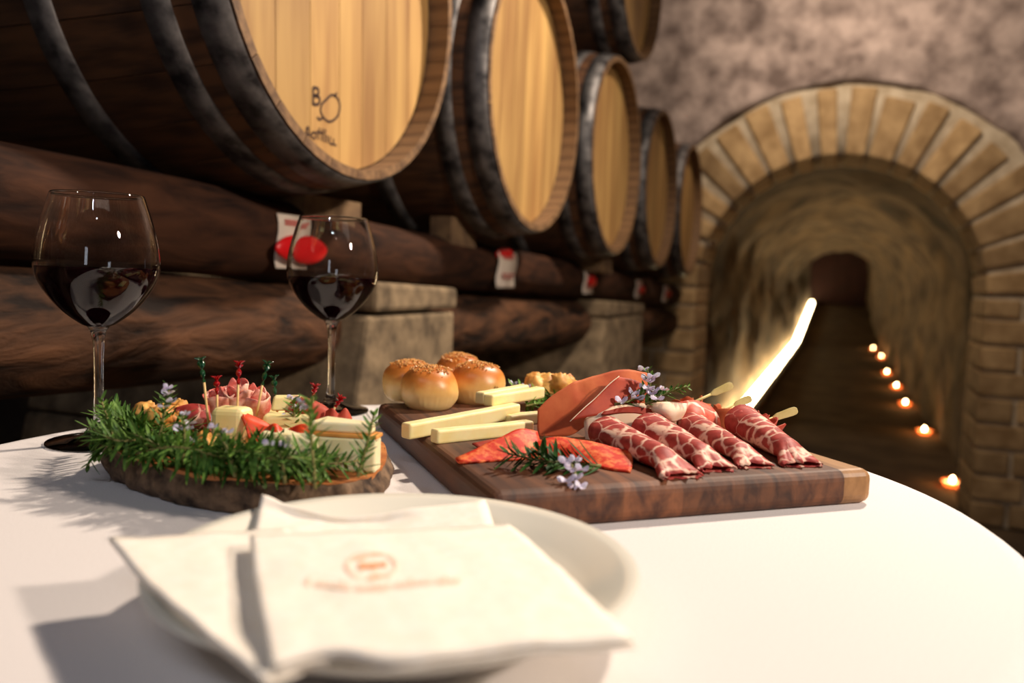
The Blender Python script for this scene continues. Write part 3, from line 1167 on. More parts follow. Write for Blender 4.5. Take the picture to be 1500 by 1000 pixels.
def sprig(path, label, group, seed, L=0.021, dens=900, wd=0.0015, mat='needle', flowers=0, single=False, minz=None, spread=0.9, fl_r=0.0045):
    rnd = random.Random(seed)
    P = catmull(path, 5)
    if minz is not None:
        for p in P:
            p.z = max(p.z, minz + 0.001)
    base = P[0]
    t = thing('rosemary_sprig', label, 'rosemary', base, group)
    build('stem', *tube(P, [0.0012 * (1 - 0.55 * i / len(P)) for i in range(len(P))], 6), M['stem'], t)
    total = sum((b - a).length for a, b in zip(P, P[1:]))
    n = max(6, int(total * dens))
    geo = []
    for k in range(n):
        q = (k + rnd.random()) / n * (len(P) - 1)
        i = min(int(q), len(P) - 2)
        p = P[i].lerp(P[i + 1], q - i)
        tan = (P[i + 1] - P[i]).normalized()
        a = k * 2.4 + rnd.uniform(-0.4, 0.4)
        o1 = tan.orthogonal().normalized()
        rad = o1 * math.cos(a) + tan.cross(o1) * math.sin(a)
        d = (tan * rnd.uniform(0.45, 1.0) + rad * spread).normalized()
        ln = L * rnd.uniform(0.65, 1.15) * (1 - 0.45 * q / (len(P) - 1))
        if minz is not None and (p + d * ln).z < minz:
            d.z = max(d.z, (minz - p.z) / ln + 0.02)
            d.normalize()
        side = d.cross(Vector((0, 0, 1)))
        side = side.normalized() if side.length > 0.1 else Vector((1, 0, 0))
        geo.append(needle_geo(p, d, side, ln, wd, 0.0 if minz is not None and p.z - minz < 0.006 else 0.12))
    if single:
        for g in geo:
            build('needle', *g, M[mat], t)
    else:
        o = build('needles', *merge(*geo), M[mat], t)
        o['kind'] = 'stuff'
    for k in range(flowers):
        q = (len(P) - 1) * (1 - 0.10 * k - 0.02)
        i = max(0, min(int(q), len(P) - 1))
        c = P[i] + Vector((rnd.uniform(-1, 1), rnd.uniform(-1, 1), rnd.uniform(-0.2, 1))) * 0.006
        build('flower', *flower_geo(c, fl_r, rnd), M['petal'], t)
    return t


# ================================================================== food on the cutting board
def bun(label, p, r_, h, seed):
    rnd = random.Random(seed)
    t = thing('bread_bun', label, 'bun', p, 'glazed buns with crumb topping')
    n = 72
    prof = [(0.0, 0.0), (0.62, 0.0), (0.76, 0.03), (0.90, 0.16), (0.985, 0.33), (1.0, 0.46), (0.96, 0.62), (0.84, 0.79), (0.63, 0.92), (0.33, 0.99), (0.0, 1.02)]
    pr = [(a.x, a.y) for a in catmull([(x, y, 0) for x, y in prof], 4)]
    V, F = lathe([(a * r_ if i not in (0, len(pr) - 1) else 0, b * h) for i, (a, b) in enumerate(pr)], n, p)
    for i, v in enumerate(V):
        d = Vector(v) - p
        a = math.atan2(d.y, d.x)
        low = max(0.0, 1 - abs(d.z / h - 0.22) / 0.24)
        s = 1 + 0.05 * noise.noise(d * 45 + Vector((seed, 0, 0))) + 0.022 * low * math.cos(a * 30)
        V[i] = p + Vector((d.x * s, d.y * s, d.z * (1 + 0.05 * noise.noise(d * 30 + Vector((0, seed, 0))))))
    build('bun_body', V, F, M['bun'], t)
    geo = []
    tops = sorted(((v - p).to_2d().length / r_, v) for v in (Vector(x) for x in V) if (v - p).z > 0.6 * h)
    tops = [v for q, v in tops if q < 0.74]
    for k in range(260):
        c = rnd.choice(tops) + Vector((rnd.uniform(-1, 1), rnd.uniform(-1, 1), 0)) * 0.0022 + Vector((0, 0, 0.0003))
        s = rnd.uniform(0.0008, 0.0017)
        R_ = Matrix.Rotation(rnd.uniform(0, 6), 3, Vector((rnd.random(), rnd.random(), 1)).normalized())
        geo.append(([c + R_ @ Vector(v) for v in ((s, 0, 0), (-s, 0, 0), (0, s, 0), (0, -s, 0), (0, 0, s), (0, 0, -s))], [(0, 2, 4), (2, 1, 4), (1, 3, 4), (3, 0, 4), (2, 0, 5), (1, 2, 5), (3, 1, 5), (0, 3, 5)]))
    o = build('crumb_topping', *merge(*geo), M['crumb'], t, smooth=False)
    o['kind'] = 'stuff'
    return t


def onb(u, v):
    return at(u, v, BT - 0.0005)


bun('round glazed bun with pleated base in front of the other buns', onb(628, 597), 0.0290, 0.0430, 1)
bun('glazed bun half hidden at the board corner', onb(598, 585), 0.0280, 0.0420, 2)
bun('shiny glazed bun next to the short cheese sticks', onb(698, 589), 0.0300, 0.0430, 3)
bun('glazed bun farthest back on the cutting board', onb(672, 575), 0.0290, 0.0440, 4)


def dough(label, p, r_, seed, group=None, k=5):
    t = thing('fried_dough_puff', label, 'pastry', p, group)
    rnd = random.Random(seed)
    parts = [lump(p + Vector((0, 0, r_ * 0.55)), r_ * 0.85, r_ * 0.8, r_ * 0.6, 0.25, 2.2, seed, 28, 16, r_ * 0.55)]
    build('puff', *parts[0], M['dough'], t)
    for i in range(k):
        a = 6.283 * i / k + rnd.random()
        c = p + Vector((math.cos(a) * r_ * 0.6, math.sin(a) * r_ * 0.6, r_ * rnd.uniform(0.55, 0.95)))
        build('puff_lobe', *lump(c, r_ * 0.42, r_ * 0.42, r_ * 0.40, 0.3, 2.5, seed + i + 1, 18, 12), M['dough'], t)
    return t


dough('golden fried dough puff behind the ham slices', onb(805, 595), 0.0290, 11, None)


def stick(label, a, b, wd, ht, lift, group='cheese sticks', mat='cheese', tilt=0.0, lift1=None):
    a = Vector(a); b = Vector(b)
    d = (b - a).normalized()
    s = d.cross(Vector((0, 0, 1))).normalized()
    l1 = lift if lift1 is None else lift1
    V, F = [], []
    n = 10
    for i in range(n + 1):
        q = i / n
        c = a.lerp(b, q) + Vector((0, 0, lift + (l1 - lift) * q)) + s * 0.0008 * math.sin(q * 5 + wd * 900)
        for (x, z) in ((-1, 0), (1, 0), (1, 1), (-1, 1)):
            V.append(c + s * (x * wd / 2 + tilt * (z - 0.5) * wd) + Vector((0, 0, z * ht)) + Vector((noise.noise(c * 90), noise.noise(c * 70), noise.noise(c * 80))) * 0.0004)
    for i in range(n):
        for k in range(4):
            k2 = (k + 1) % 4
            F.append((i * 4 + k, i * 4 + k2, i * 4 + 4 + k2, i * 4 + 4 + k))
    F += [(3, 2, 1, 0), tuple(n * 4 + k for k in range(4))]
    o = build('cheese_stick', V, F, M[mat], origin=a + Vector((0, 0, lift)), smooth=False)
    bevel(o, 0.0022, 3)
    return tag(o, label, 'cheese', group)


stick('longest pale cheese stick lying across the others', onb(594, 643), onb(756, 620), 0.0125, 0.0130, 0.0, lift1=0.006)
stick('pale cheese stick nearest the red chorizo', onb(636, 650), onb(776, 634), 0.0115, 0.0115, 0.0)
stick('short cheese stick ending under the big ham slice', onb(742, 625), onb(806, 617), 0.0115, 0.0110, 0.0)
stick('upper short cheese stick leaning on the shiny bun', onb(702, 612), onb(768, 601), 0.0120, 0.0120, 0.0125, lift1=0.0150)
stick('short cheese stick resting on top of the longest one', onb(714, 622), onb(790, 606), 0.0115, 0.0110, 0.0165, lift1=0.0165)


def sheet(name, label, cat, ctrl, mat, thick=0.0012, k=6, wav=0.0008, group=None, seed=0.0, minz=None):
    rows = upsample(ctrl, k)
    for r in rows:
        for p in r:
            p += Vector((noise.noise(p * 60 + Vector((seed, 0, 0))), noise.noise(p * 60 + Vector((0, seed, 3))), noise.noise(p * 60 + Vector((0, 5, seed))))) * wav
            if minz is not None:
                p.z = max(p.z, minz + thick * 0.6)
    pts = [p for r in rows for p in r]
    low = min(pts, key=lambda p: p.z)
    o = build(name, *gridmesh(rows), M[mat], origin=low)
    solid(o, thick, 0)
    return tag(o, label, cat, group), rows


d0 = dep(onb(790, 640))
H = lambda rows, d: [[pd(u, v, d + e) for (u, v, e) in r] for r in rows]
sheet('ham_slice', 'big folded slice of orange-brown dried ham standing on the board', 'ham',
      H([[(788, 599, 0.000), (806, 582, 0.006), (838, 561, 0.016), (852, 556, 0.022), (905, 542, 0.036), (950, 546, 0.050)],
         [(788, 613, 0.000), (808, 600, 0.004), (838, 585, 0.010), (858, 577, 0.016), (905, 562, 0.028), (948, 564, 0.042)],
         [(788, 627, 0.000), (810, 620, 0.002), (838, 608, 0.005), (862, 594, 0.010), (905, 580, 0.022), (946, 580, 0.034)],
         [(789, 641, -0.001), (812, 640, -0.001), (838, 636, -0.002), (862, 622, 0.000), (900, 606, 0.012), (944, 598, 0.026)]], d0), 'ham', seed=1, minz=BT, wav=0.0010)
sheet('ham_slice', 'darker inner fold of dried ham with a pale edge', 'ham',
      H([[(906, 552, 0.014), (928, 556, 0.022), (952, 566, 0.030)],
         [(872, 583, 0.000), (905, 580, 0.010), (940, 588, 0.020)],
         [(836, 616, -0.014), (866, 610, -0.006), (905, 604, 0.008)]], d0), 'ham_dark', seed=2)
sheet('ham_slice', 'ham slice with a wide band of white fat behind the rolls', 'ham',
      H([[(872, 606, 0.000), (905, 594, 0.006), (945, 592, 0.012), (992, 603, 0.018)],
         [(856, 616, -0.004), (900, 606, -0.004), (945, 606, 0.002), (990, 618, 0.010)],
         [(858, 650, -0.004), (905, 640, -0.008), (950, 642, 0.0), (990, 648, 0.008)]], d0), 'fat', seed=3, wav=0.0012)
hs = [o for o in bpy.data.objects if o.get('label', '').startswith('darker inner fold')][0]
build('fat_edge', *tube(catmull([pd(u, v, d0 + e - 0.001) for (u, v, e) in ((907, 551, 0.014), (893, 562, 0.007), (871, 584, 0.0), (856, 597, -0.007), (835, 617, -0.015))], 4), 0.00042, 6), M['fat'], hs)
sheet('ham_slice', 'narrow red strip of ham over the white fat band', 'ham',
      H([[(884, 602, -0.004), (920, 596, 0.000), (955, 599, 0.006), (978, 612, 0.008)],
         [(880, 607, -0.007), (918, 604, -0.004), (950, 608, 0.002), (972, 617, 0.005)]], d0), 'ham_dark', seed=4)
sheet('ham_slice', 'curled cream fat strip below the lilac rosemary flowers', 'ham',
      H([[(950, 591, 0.006), (975, 589, 0.000), (1006, 591, 0.008)],
         [(955, 602, 0.000), (980, 604, -0.010), (1004, 602, 0.002)],
         [(966, 614, 0.004), (984, 617, -0.006), (998, 613, 0.004)]], d0), 'fat', seed=5)
sheet('ham_slice', 'translucent red ham fold with white patch between the rolls', 'ham',
      H([[(990, 590, 0.030), (1015, 586, 0.034), (1042, 596, 0.04)],
         [(998, 612, 0.012), (1022, 606, 0.012), (1052, 612, 0.026)],
         [(1000, 640, 0.010), (1026, 636, 0.006), (1058, 640, 0.022)]], d0), 'prosciutto', seed=6)
sheet('ham_slice', 'dark dried meat shred under the cheese sticks', 'ham',
      H([[(692, 650, -0.055), (725, 644, -0.048), (752, 641, -0.042)],
         [(700, 655, -0.058), (728, 652, -0.053), (755, 650, -0.048)]], d0), 'ham_dark', seed=7, minz=BT)


def roll(label, a, b, ra, rz, rb, seed):
    """a cured slice rolled to a tapering cone, its thin end opening flat"""
    ax = (b - a).normalized()
    s = ax.cross(Vector((0, 0, 1))).normalized()
    Z = Vector((0, 0, 1))
    rows = []
    n, m = 26, 40
    for i in range(n + 1):
        q = i / n
        c = a.lerp(b, q)
        w_ = ra + (rb - ra) * min(q / 0.8, 1) ** 0.8
        h_ = rz + (rb * 0.85 - rz) * min(q / 0.8, 1) ** 0.85
        fl = max(0, (q - 0.78) / 0.22)
        w_ *= 1 + 0.75 * fl
        h_ *= 1 - 0.72 * fl
        row = []
        for j in range(m + 1):
            ph = -0.6 + j / m * (2 * math.pi * 1.28)
            sp = 1 - 0.13 * j / m
            wob = 1 + 0.06 * noise.noise(Vector((math.cos(ph) * 1.3 + seed, q * 4, math.sin(ph) * 1.3)))
            end = ax * (0.010 * fl * noise.noise(Vector((j * 0.55, seed, 0)))) + ax * (-0.010 * (1 - q) ** 4 * math.sin(ph * 0.5))
            row.append(c + Z * h_ + s * (w_ * sp * wob * math.cos(ph)) + Z * (h_ * sp * wob * math.sin(ph)) + end)
        rows.append(row)
    for r_ in rows:
        for p in r_:
            p.z = max(p.z, BT + 0.0003)
    o = build('coppa_roll', *gridmesh(rows), M['coppa'], origin=a)
    solid(o, 0.0010, 0)
    return tag(o, label, 'cured meat', 'marbled coppa rolls')


roll('marbled coppa roll touching the red chorizo', onb(892, 655), onb(1000, 702), 0.0190, 0.0120, 0.0100, 1)
roll('plump marbled coppa roll second from the chorizo', onb(956, 652), onb(1052, 692), 0.0200, 0.0132, 0.0095, 2)
roll('slimmer marbled coppa roll third from the chorizo', onb(1018, 646), onb(1108, 687), 0.0165, 0.0118, 0.0088, 3)
roll('marbled coppa roll with frayed tip nearest the bamboo picks', onb(1090, 645), onb(1176, 685), 0.0185, 0.0152, 0.0098, 4)

dC = dep(onb(668, 682))
sheet('chorizo_slice', 'folded triangle of red chorizo at the board corner', 'cured meat',
      [[onb(667, 676) + Vector((0, 0, 0.002)), pd(712, 651, dC + 0.028), pd(757, 630, dC + 0.046), pd(787, 632, dC + 0.055)],
       [onb(672, 680) + Vector((0, 0, 0.001)), pd(715, 664, dC + 0.020), pd(755, 650, dC + 0.034), pd(790, 648, dC + 0.044)],
       [onb(684, 681), onb(720, 678), onb(756, 676), onb(792, 672)]], 'chorizo', thick=0.0016, seed=8, minz=BT, group='chorizo slices')
dE = dep(onb(800, 672))
sheet('chorizo_slice', 'long arched slice of red chorizo reaching the first roll', 'cured meat',
      [[pd(772, 652, dE + 0.010), pd(812, 641, dE + 0.016), pd(856, 646, dE + 0.012), pd(895, 655, dE + 0.004), pd(922, 660, dE - 0.004)],
       [pd(775, 660, dE + 0.000), pd(815, 653, dE + 0.004), pd(855, 658, dE + 0.000), pd(895, 668, dE - 0.010), pd(927, 676, dE - 0.016)],
       [onb(780, 674), onb(818, 674), onb(856, 681), onb(892, 690), onb(924, 694)]], 'chorizo', thick=0.0016, seed=9, minz=BT, group='chorizo slices')


def curl_roll(name, label, cat, c, r_, h, mat, turns, seed, axis=Vector((0, 0, 1)), group=None, ruff=0.12):
    """a thin slice curled up like a rose"""
    axis = axis.normalized()
    s = axis.orthogonal().normalized()
    b = axis.cross(s)
    rows = []
    m = int(26 * turns)
    for i in range(7):
        q = i / 6
        row = []
        for j in range(m + 1):
            ph = 2 * math.pi * turns * j / m
            rr = r_ * (0.22 + 0.78 * j / m) * (0.80 + 0.35 * q) * (1 + ruff * noise.noise(Vector((ph * 0.8, q * 1.5, seed))))
            hh = h * q * (1 + 0.35 * noise.noise(Vector((ph * 0.9, seed, 1)))) * (0.75 + 0.25 * (1 - j / m))
            row.append(c + s * rr * math.cos(ph) + b * rr * math.sin(ph) + axis * hh)
        rows.append(row)
    o = build(name, *gridmesh(rows), M[mat], origin=c)
    solid(o, 0.0009, 0)
    return tag(o, label, cat, group)


g_ = onb(1105, 650)
curl_roll('ham_roll', 'curled red ham roll behind the frayed coppa roll, with a bamboo pick', 'ham', onb(1108, 648) + Vector((0, 0, 0.0)), 0.016, 0.026, 'ham_dark', 2.0, 3.0, Vector((0.25, 0.1, 1)))
curl_roll('ham_roll', 'curled red ham roll between the second and third coppa rolls', 'ham', onb(1052, 632), 0.018, 0.024, 'ham', 2.0, 6.0, Vector((0.1, 0.2, 1)))
curl_roll('ham_roll', 'curled red ham behind the cream fat strip', 'ham', onb(1010, 622), 0.018, 0.026, 'ham', 2.0, 8.0, Vector((-0.1, 0.2, 1)))


def bamboo(label, a, b, dpt, e):
    """paddle-headed bamboo pick: thin shaft widening to a flat grip"""
    p0, p1 = pd(a[0], a[1], dpt), pd(b[0], b[1], dpt + e)
    t = thing('bamboo_pick', label, 'pick', p0, 'bamboo paddle picks')
    d = (p1 - p0).normalized()
    q = p0.lerp(p1, 0.42)
    build('shaft', *tube([p0 - d * 0.022, p0, q], 0.0012, 8), M['bamboo'], t)
    s = UP - d * UP.dot(d)
    s.normalize()
    nrm = d.cross(s)
    pr = [(0.0, 0.0012), (0.18, 0.0030), (0.75, 0.0036), (0.92, 0.0033), (1.0, 0.0018)]
    V, F = [], []
    for k, (f, w_) in enumerate(pr):
        c = q.lerp(p1, f)
        for sg, nn in ((-1, -1), (1, -1), (1, 1), (-1, 1)):
            V.append(c + s * sg * w_ + nrm * nn * 0.0009)
    for k in range(4):
        for j in range(4):
            j2 = (j + 1) % 4
            F.append((k * 4 + j, k * 4 + j2, k * 4 + 4 + j2, k * 4 + 4 + j))
    F += [(3, 2, 1, 0), (16, 17, 18, 19)]
    bevel(build('paddle', V, F, M['bamboo'], t, smooth=False), 0.0004, 1)
    return t


dk = dep(onb(1060, 632))
bamboo('bamboo pick with wide flat grip beside the lilac flowers', (1018, 588), (1073, 563), dk, 0.004)
bamboo('bamboo pick with flat grip in front of the glowing tube', (1056, 601), (1101, 583), dk, 0.004)
bamboo('slim bamboo pick standing out of the frayed coppa roll side', (1106, 621), (1168, 600), dep(onb(1105, 645)), 0.0)

# rosemary on the cutting board
zb = BT
sprig([onb(880, 690) + Vector((0, 0, .004)), onb(830, 690) + Vector((0, 0, .006)), onb(785, 690) + Vector((0, 0, .008)), onb(742, 688) + Vector((0, 0, .012))],
      'dark green rosemary sprig with one pale flower head, lying before the chorizo', None, 21, L=0.027, dens=900, wd=0.0018, mat='needle_dark', single=True, minz=zb, spread=1.0)
sprig([onb(815, 690) + Vector((0, 0, .003)), pd(800, 672, dep(onb(815, 690)) + .004), pd(786, 656, dep(onb(815, 690)) + .006)],
      'short upright rosemary tip before the chorizo', None, 27, L=0.024, dens=1100, wd=0.0018, mat='needle_dark', single=True, minz=zb, spread=0.9)
fl = thing('rosemary_flower', 'pale lilac rosemary flower head on the board edge before the chorizo', 'flower', onb(842, 712))
rnd = random.Random(5)
for (u, v, e) in ((828, 678, .010), (842, 674, .012), (836, 688, .006), (852, 688, .004), (846, 700, 0), (830, 704, .0), (850, 712, -.002), (840, 714, -.002)):
    build('petal', *flower_geo(pd(u, v, dep(onb(842, 712)) + e), 0.0052, rnd), M['petal'], fl)
build('stalk', *tube([onb(842, 712) + Vector((0, 0, 0.001)), pd(842, 695, dep(onb(842, 712)) + 0.004), pd(836, 680, dep(onb(842, 712)) + 0.01)], 0.0014, 6), M['stem'], fl)
dr = d0 + 0.012
sprig([pd(900, 592, dr - 0.006), pd(930, 584, dr), pd(952, 566, dr), pd(948, 540, dr)], 'rosemary sprig with lilac flowers standing on the ham', None, 22, L=0.015, dens=520, flowers=9, fl_r=0.0060)
sprig([pd(950, 590, dr), pd(968, 580, dr), pd(990, 570, dr), pd(1008, 566, dr)], 'bright green rosemary tip beside the bamboo pick', None, 23, L=0.012, dens=1100, flowers=0)
sprig([pd(945, 592, dr - 0.008), pd(956, 586, dr - 0.008), pd(968, 574, dr - 0.006)], 'small lilac flowering rosemary tip above the cream fat strip', None, 24, L=0.010, dens=600, flowers=5, fl_r=0.0050)
dd = dep(onb(785, 600))
sprig([onb(838, 600) + Vector((0, 0, .012)), pd(810, 580, dd), pd(780, 572, dd), pd(750, 565, dd)], 'rosemary sprig with small lilac flower before the fried dough', None, 25, L=0.017, dens=800, flowers=3, minz=zb)
sprig([onb(770, 612) + Vector((0, 0, .012)), pd(800, 588, dd), pd(830, 572, dd + 0.005)], 'rosemary sprig leaning on the fried dough puff', None, 26, L=0.016, dens=800, minz=zb)

# ================================================================== bark-edged slab and its food
ST = TZ + 0.024
OUT = [(-52.3, 47.6), (-49.6, 45.1), (-45.2, 43.3), (-41.5, 42.3), (-38, 41.9), (-34.4, 42.3), (-31, 43.0), (-28.6, 44.6), (-28.0, 47.5), (-29.0, 51.0), (-31.2, 55.0), (-33.5, 58.0), (-37.5, 60.6), (-43, 61), (-48.5, 58.8), (-52, 54.5), (-53.2, 50.5)]
n = len(OUT)
loop = []
for i in range(n):
    p = [Vector((OUT[(i + j - 1) % n][0] / 100, OUT[(i + j - 1) % n][1] / 100, 0)) for j in range(4)]
    for j in range(6):
        q = j / 6
        loop.append(0.5 * ((2 * p[1]) + (p[2] - p[0]) * q + (2 * p[0] - 5 * p[1] + 4 * p[2] - p[3]) * q * q + (3 * p[1] - p[0] - 3 * p[2] + p[3]) * q ** 3))
cen = Vector((-0.408, 0.510, 0))
sl = thing('bark_board', 'wooden slab board with rough dark bark edge, heaped with rosemary', 'serving board', (cen.x, cen.y, TZ))
m = len(loop)
V, F = [], []
for z in (TZ + 0.002, ST):
    for p in loop:
        q = cen + (p - cen) * (0.93 if z == TZ + 0.002 else 0.965)
        V.append(Vector((q.x, q.y, z)))
F.append(tuple(range(m - 1, -1, -1)))
F.append(tuple(range(m, 2 * m)))
for k in range(m):
    k2 = (k + 1) % m
    F.append((k, k2, m + k2, m + k))
build('wood_slab', V, F, M['slab'], sl, smooth=False)
rows = []
for i, p in enumerate(loop + [loop[0]]):
    d = (p - cen)
    row = []
    for j in range(9):
        q = j / 8
        bulge = 0.90 + 0.10 * math.sin(math.pi * (0.12 + 0.80 * q)) ** 0.6
        s = bulge + 0.034 * noise.noise(Vector((p.x * 60, p.y * 70, q * 2.2))) + 0.022 * noise.noise(Vector((p.x * 170, p.y * 190, q * 5)))
        zz = TZ + 0.0008 + (ST - TZ + 0.0005) * q
        if j == 8:
            s = 0.955
            zz = ST + 0.0008 * noise.noise(p * 80)
        row.append(Vector((cen.x + d.x * s, cen.y + d.y * s, zz)))
    rows.append(row)
build('bark_edge', *gridmesh(rows), M['bark'], sl)


def ons(u, v, dz=0.0):
    return at(u, v, ST + dz)


def block(name, label, pts, z0, z1, mat, cat='cheese', bev=0.003, lean=(0, 0), group=None, seed=1):
    V = [Vector((p.x, p.y, z0)) for p in pts] + [Vector((p.x + lean[0], p.y + lean[1], z1)) for p in pts]
    n = len(pts)
    F = [tuple(range(n - 1, -1, -1)), tuple(range(n, 2 * n))] + [(k, (k + 1) % n, n + (k + 1) % n, n + k) for k in range(n)]
    o = build(name, V, F, M[mat], origin=(sum(p.x for p in pts) / n, sum(p.y for p in pts) / n, z0), smooth=False)
    bevel(o, bev, 3)
    return tag(o, label, cat, group)


F2 = Vector((FW.x, FW.y, 0)).normalized()
R2 = Vector((RT.x, RT.y, 0)).normalized()


def quadpts(c, w_, dpt, ang=0.0):
    a = R2 * math.cos(ang) + F2 * math.sin(ang)
    b = F2 * math.cos(ang) - R2 * math.sin(ang)
    return [c - a * w_ / 2, c + a * w_ / 2, c + a * w_ / 2 + b * dpt, c - a * w_ / 2 + b * dpt]


# white cheese pieces
c1 = ons(418, 688)
block('cheese_piece', 'pale soft cheese piece with rounded top behind the rosemary heap', [c1 - R2 * .021 + F2 * .002, c1 + R2 * .004 - F2 * .003, c1 + R2 * .022, c1 + R2 * .020 + F2 * .024, c1 - R2 * .019 + F2 * .024], ST, ST + 0.0250, 'cheese_white', bev=0.005)
c2 = ons(503, 690)
wp = [c2 - R2 * .026 + F2 * .002, c2 + R2 * .022 - F2 * .004, c2 + R2 * .024 + F2 * .010, c2 - R2 * .018 + F2 * .028]
block('cheese_piece', 'tall white cheese wedge at the bark board end facing the cutting board', wp, ST, ST + 0.0235, 'cheese_white', bev=0.002)
block('cheese_rind', 'thin orange rind layer between wedge and top slice', [p + R2 * .0008 for p in wp], ST + 0.0232, ST + 0.0258, 'rind', bev=0.0006)
block('cheese_slice', 'pale cheese slice lying on top of the white wedge', [wp[0] + F2 * .003 + R2 * .001, wp[1] + F2 * .004 - R2 * .004, wp[2] - R2 * .004, wp[3]], ST + 0.0256, ST + 0.0330, 'cheese_white', bev=0.002)
c3 = ons(332, 662)
block('cheese_piece', 'yellow cheese block under the tall green pick', [c3 - R2 * .013, c3 + R2 * .012 - F2 * .002, c3 + R2 * .016 + F2 * .016, c3 - R2 * .010 + F2 * .02], ST, ST + 0.0325, 'cheese', bev=0.005)
c4 = ons(412, 655)
block('cheese_cube', 'small tilted cheese cube on a green pick', quadpts(c4 + F2 * .008, 0.021, 0.014, 0.25), ST + 0.0265, ST + 0.0375, 'cheese', bev=0.002, lean=(0.002, 0.001))
c5 = ons(414, 664)
block('cheese_piece', 'hidden cheese block carrying the small cube and salami', quadpts(c5 + F2 * .010, 0.036, 0.018, 0.1), ST, ST + 0.0266, 'cheese', bev=0.003)

# red salami and ham on the slab
ds = dep(c3)
sheet('salami_slice', 'orange-red salami slice draped over the yellow cheese block', 'cured meat',
      H([[(330, 600, 0.010), (352, 601, 0.004), (376, 612, 0.004), (396, 622, 0.006)],
         [(345, 603, 0.002), (358, 612, -0.003), (378, 624, -0.002), (396, 632, 0.0)],
         [(358, 606, -0.002), (362, 632, -0.006), (372, 652, -0.006), (384, 648, -0.004)]], ds), 'pepper', seed=11, group='red salami on the bark board')
dq = dep(c1) + 0.004
sheet('salami_slice', 'curled orange-red salami strip on the pale soft cheese', 'cured meat',
      H([[(388, 630, 0.008), (402, 620, 0.004), (418, 630, 0.010), (440, 622, 0.006), (462, 626, 0.008)],
         [(386, 640, 0.002), (404, 632, -0.002), (420, 640, 0.002), (440, 634, -0.002), (462, 640, 0.002)],
         [(390, 644, -0.002), (408, 643, -0.004), (424, 646, -0.002), (442, 648, -0.004), (456, 652, -0.002)]], dq), 'pepper', seed=12, group='red salami on the bark board')
bk = ons(345, 645)
HP = [((326, 592), 0.016), ((350, 585), 0.018), ((374, 592), 0.016)]
for k, ((u, v), r_) in enumerate(HP):
    p = pd(u, v + 18, dep(bk) + 0.012 + 0.004 * k)
    curl_roll('ham_rosette', 'ruffled pink ham rosette holding the %s pick' % ('short red', 'tall dark red', 'leaning green')[k], 'ham', p, r_ * 0.8, 0.024, 'ham_pink', 2.2, 2.0 + k * 1.7, Vector((0.1 * (k - 1), -0.2, 1)), 'pink ham rosettes', 0.3)
block('cheese_piece', 'cheese block hidden under the pink ham rosettes', quadpts(ons(350, 640) + F2 * .014, 0.055, 0.028, 0.0), ST, pd(350, 606, dep(bk) + .016).z, 'cheese', bev=0.003)
dm = dep(ons(500, 665))
sheet('meat_slice', 'upright jagged slice of red dried meat behind the cheese wedge', 'cured meat',
      H([[(478, 602, 0.004), (488, 598, 0.0), (496, 606, 0.002), (506, 598, 0.004), (515, 612, 0.006)],
         [(476, 618, 0.0), (486, 618, -0.003), (496, 620, -0.002), (506, 618, 0.0), (515, 622, 0.003)],
         [(478, 668, 0.0), (486, 668, -0.002), (496, 668, -0.002), (506, 668, 0.0), (514, 668, 0.003)]], dm + 0.012), 'ham_dark', seed=13)
sheet('meat_slice', 'pinkish meat slice leaning behind the small cheese cube', 'cured meat',
      H([[(425, 590, 0.012), (445, 582, 0.012), (470, 592, 0.014), (482, 600, 0.016)],
         [(428, 605, 0.006), (448, 600, 0.004), (468, 606, 0.006), (484, 612, 0.010)],
         [(430, 662, 0.004), (450, 662, 0.002), (468, 662, 0.004), (484, 662, 0.008)]], dm + 0.010), 'ham_dark', seed=14)
sheet('meat_slice', 'white-edged pink meat fold beside the lilac flower', 'cured meat',
      H([[(412, 590, 0.016), (430, 580, 0.014), (452, 584, 0.018)],
         [(418, 600, 0.010), (434, 594, 0.008), (456, 600, 0.012)],
         [(420, 655, 0.010), (436, 655, 0.008), (456, 655, 0.012)]], dm + 0.014), 'ham_pink', seed=15)
sheet('meat_slice', 'purple-red meat slice beside the orange dough puff', 'cured meat',
      H([[(255, 598, 0.008), (280, 592, 0.006), (306, 594, 0.010)],
         [(258, 618, 0.0), (282, 612, -0.003), (308, 612, 0.004)],
         [(262, 660, 0.0), (286, 658, -0.003), (310, 655, 0.004)]], dep(ons(285, 655)) + 0.01), 'coppa', seed=16)
pz = ons(236, 648) + F2 * 0.01
dough('small orange fried dough puff on the bark board end near the wine glass', pz, 0.024, 31)
dough('small fried dough piece buried in the rosemary heap', ons(305, 668), 0.013, 37, None, 3)


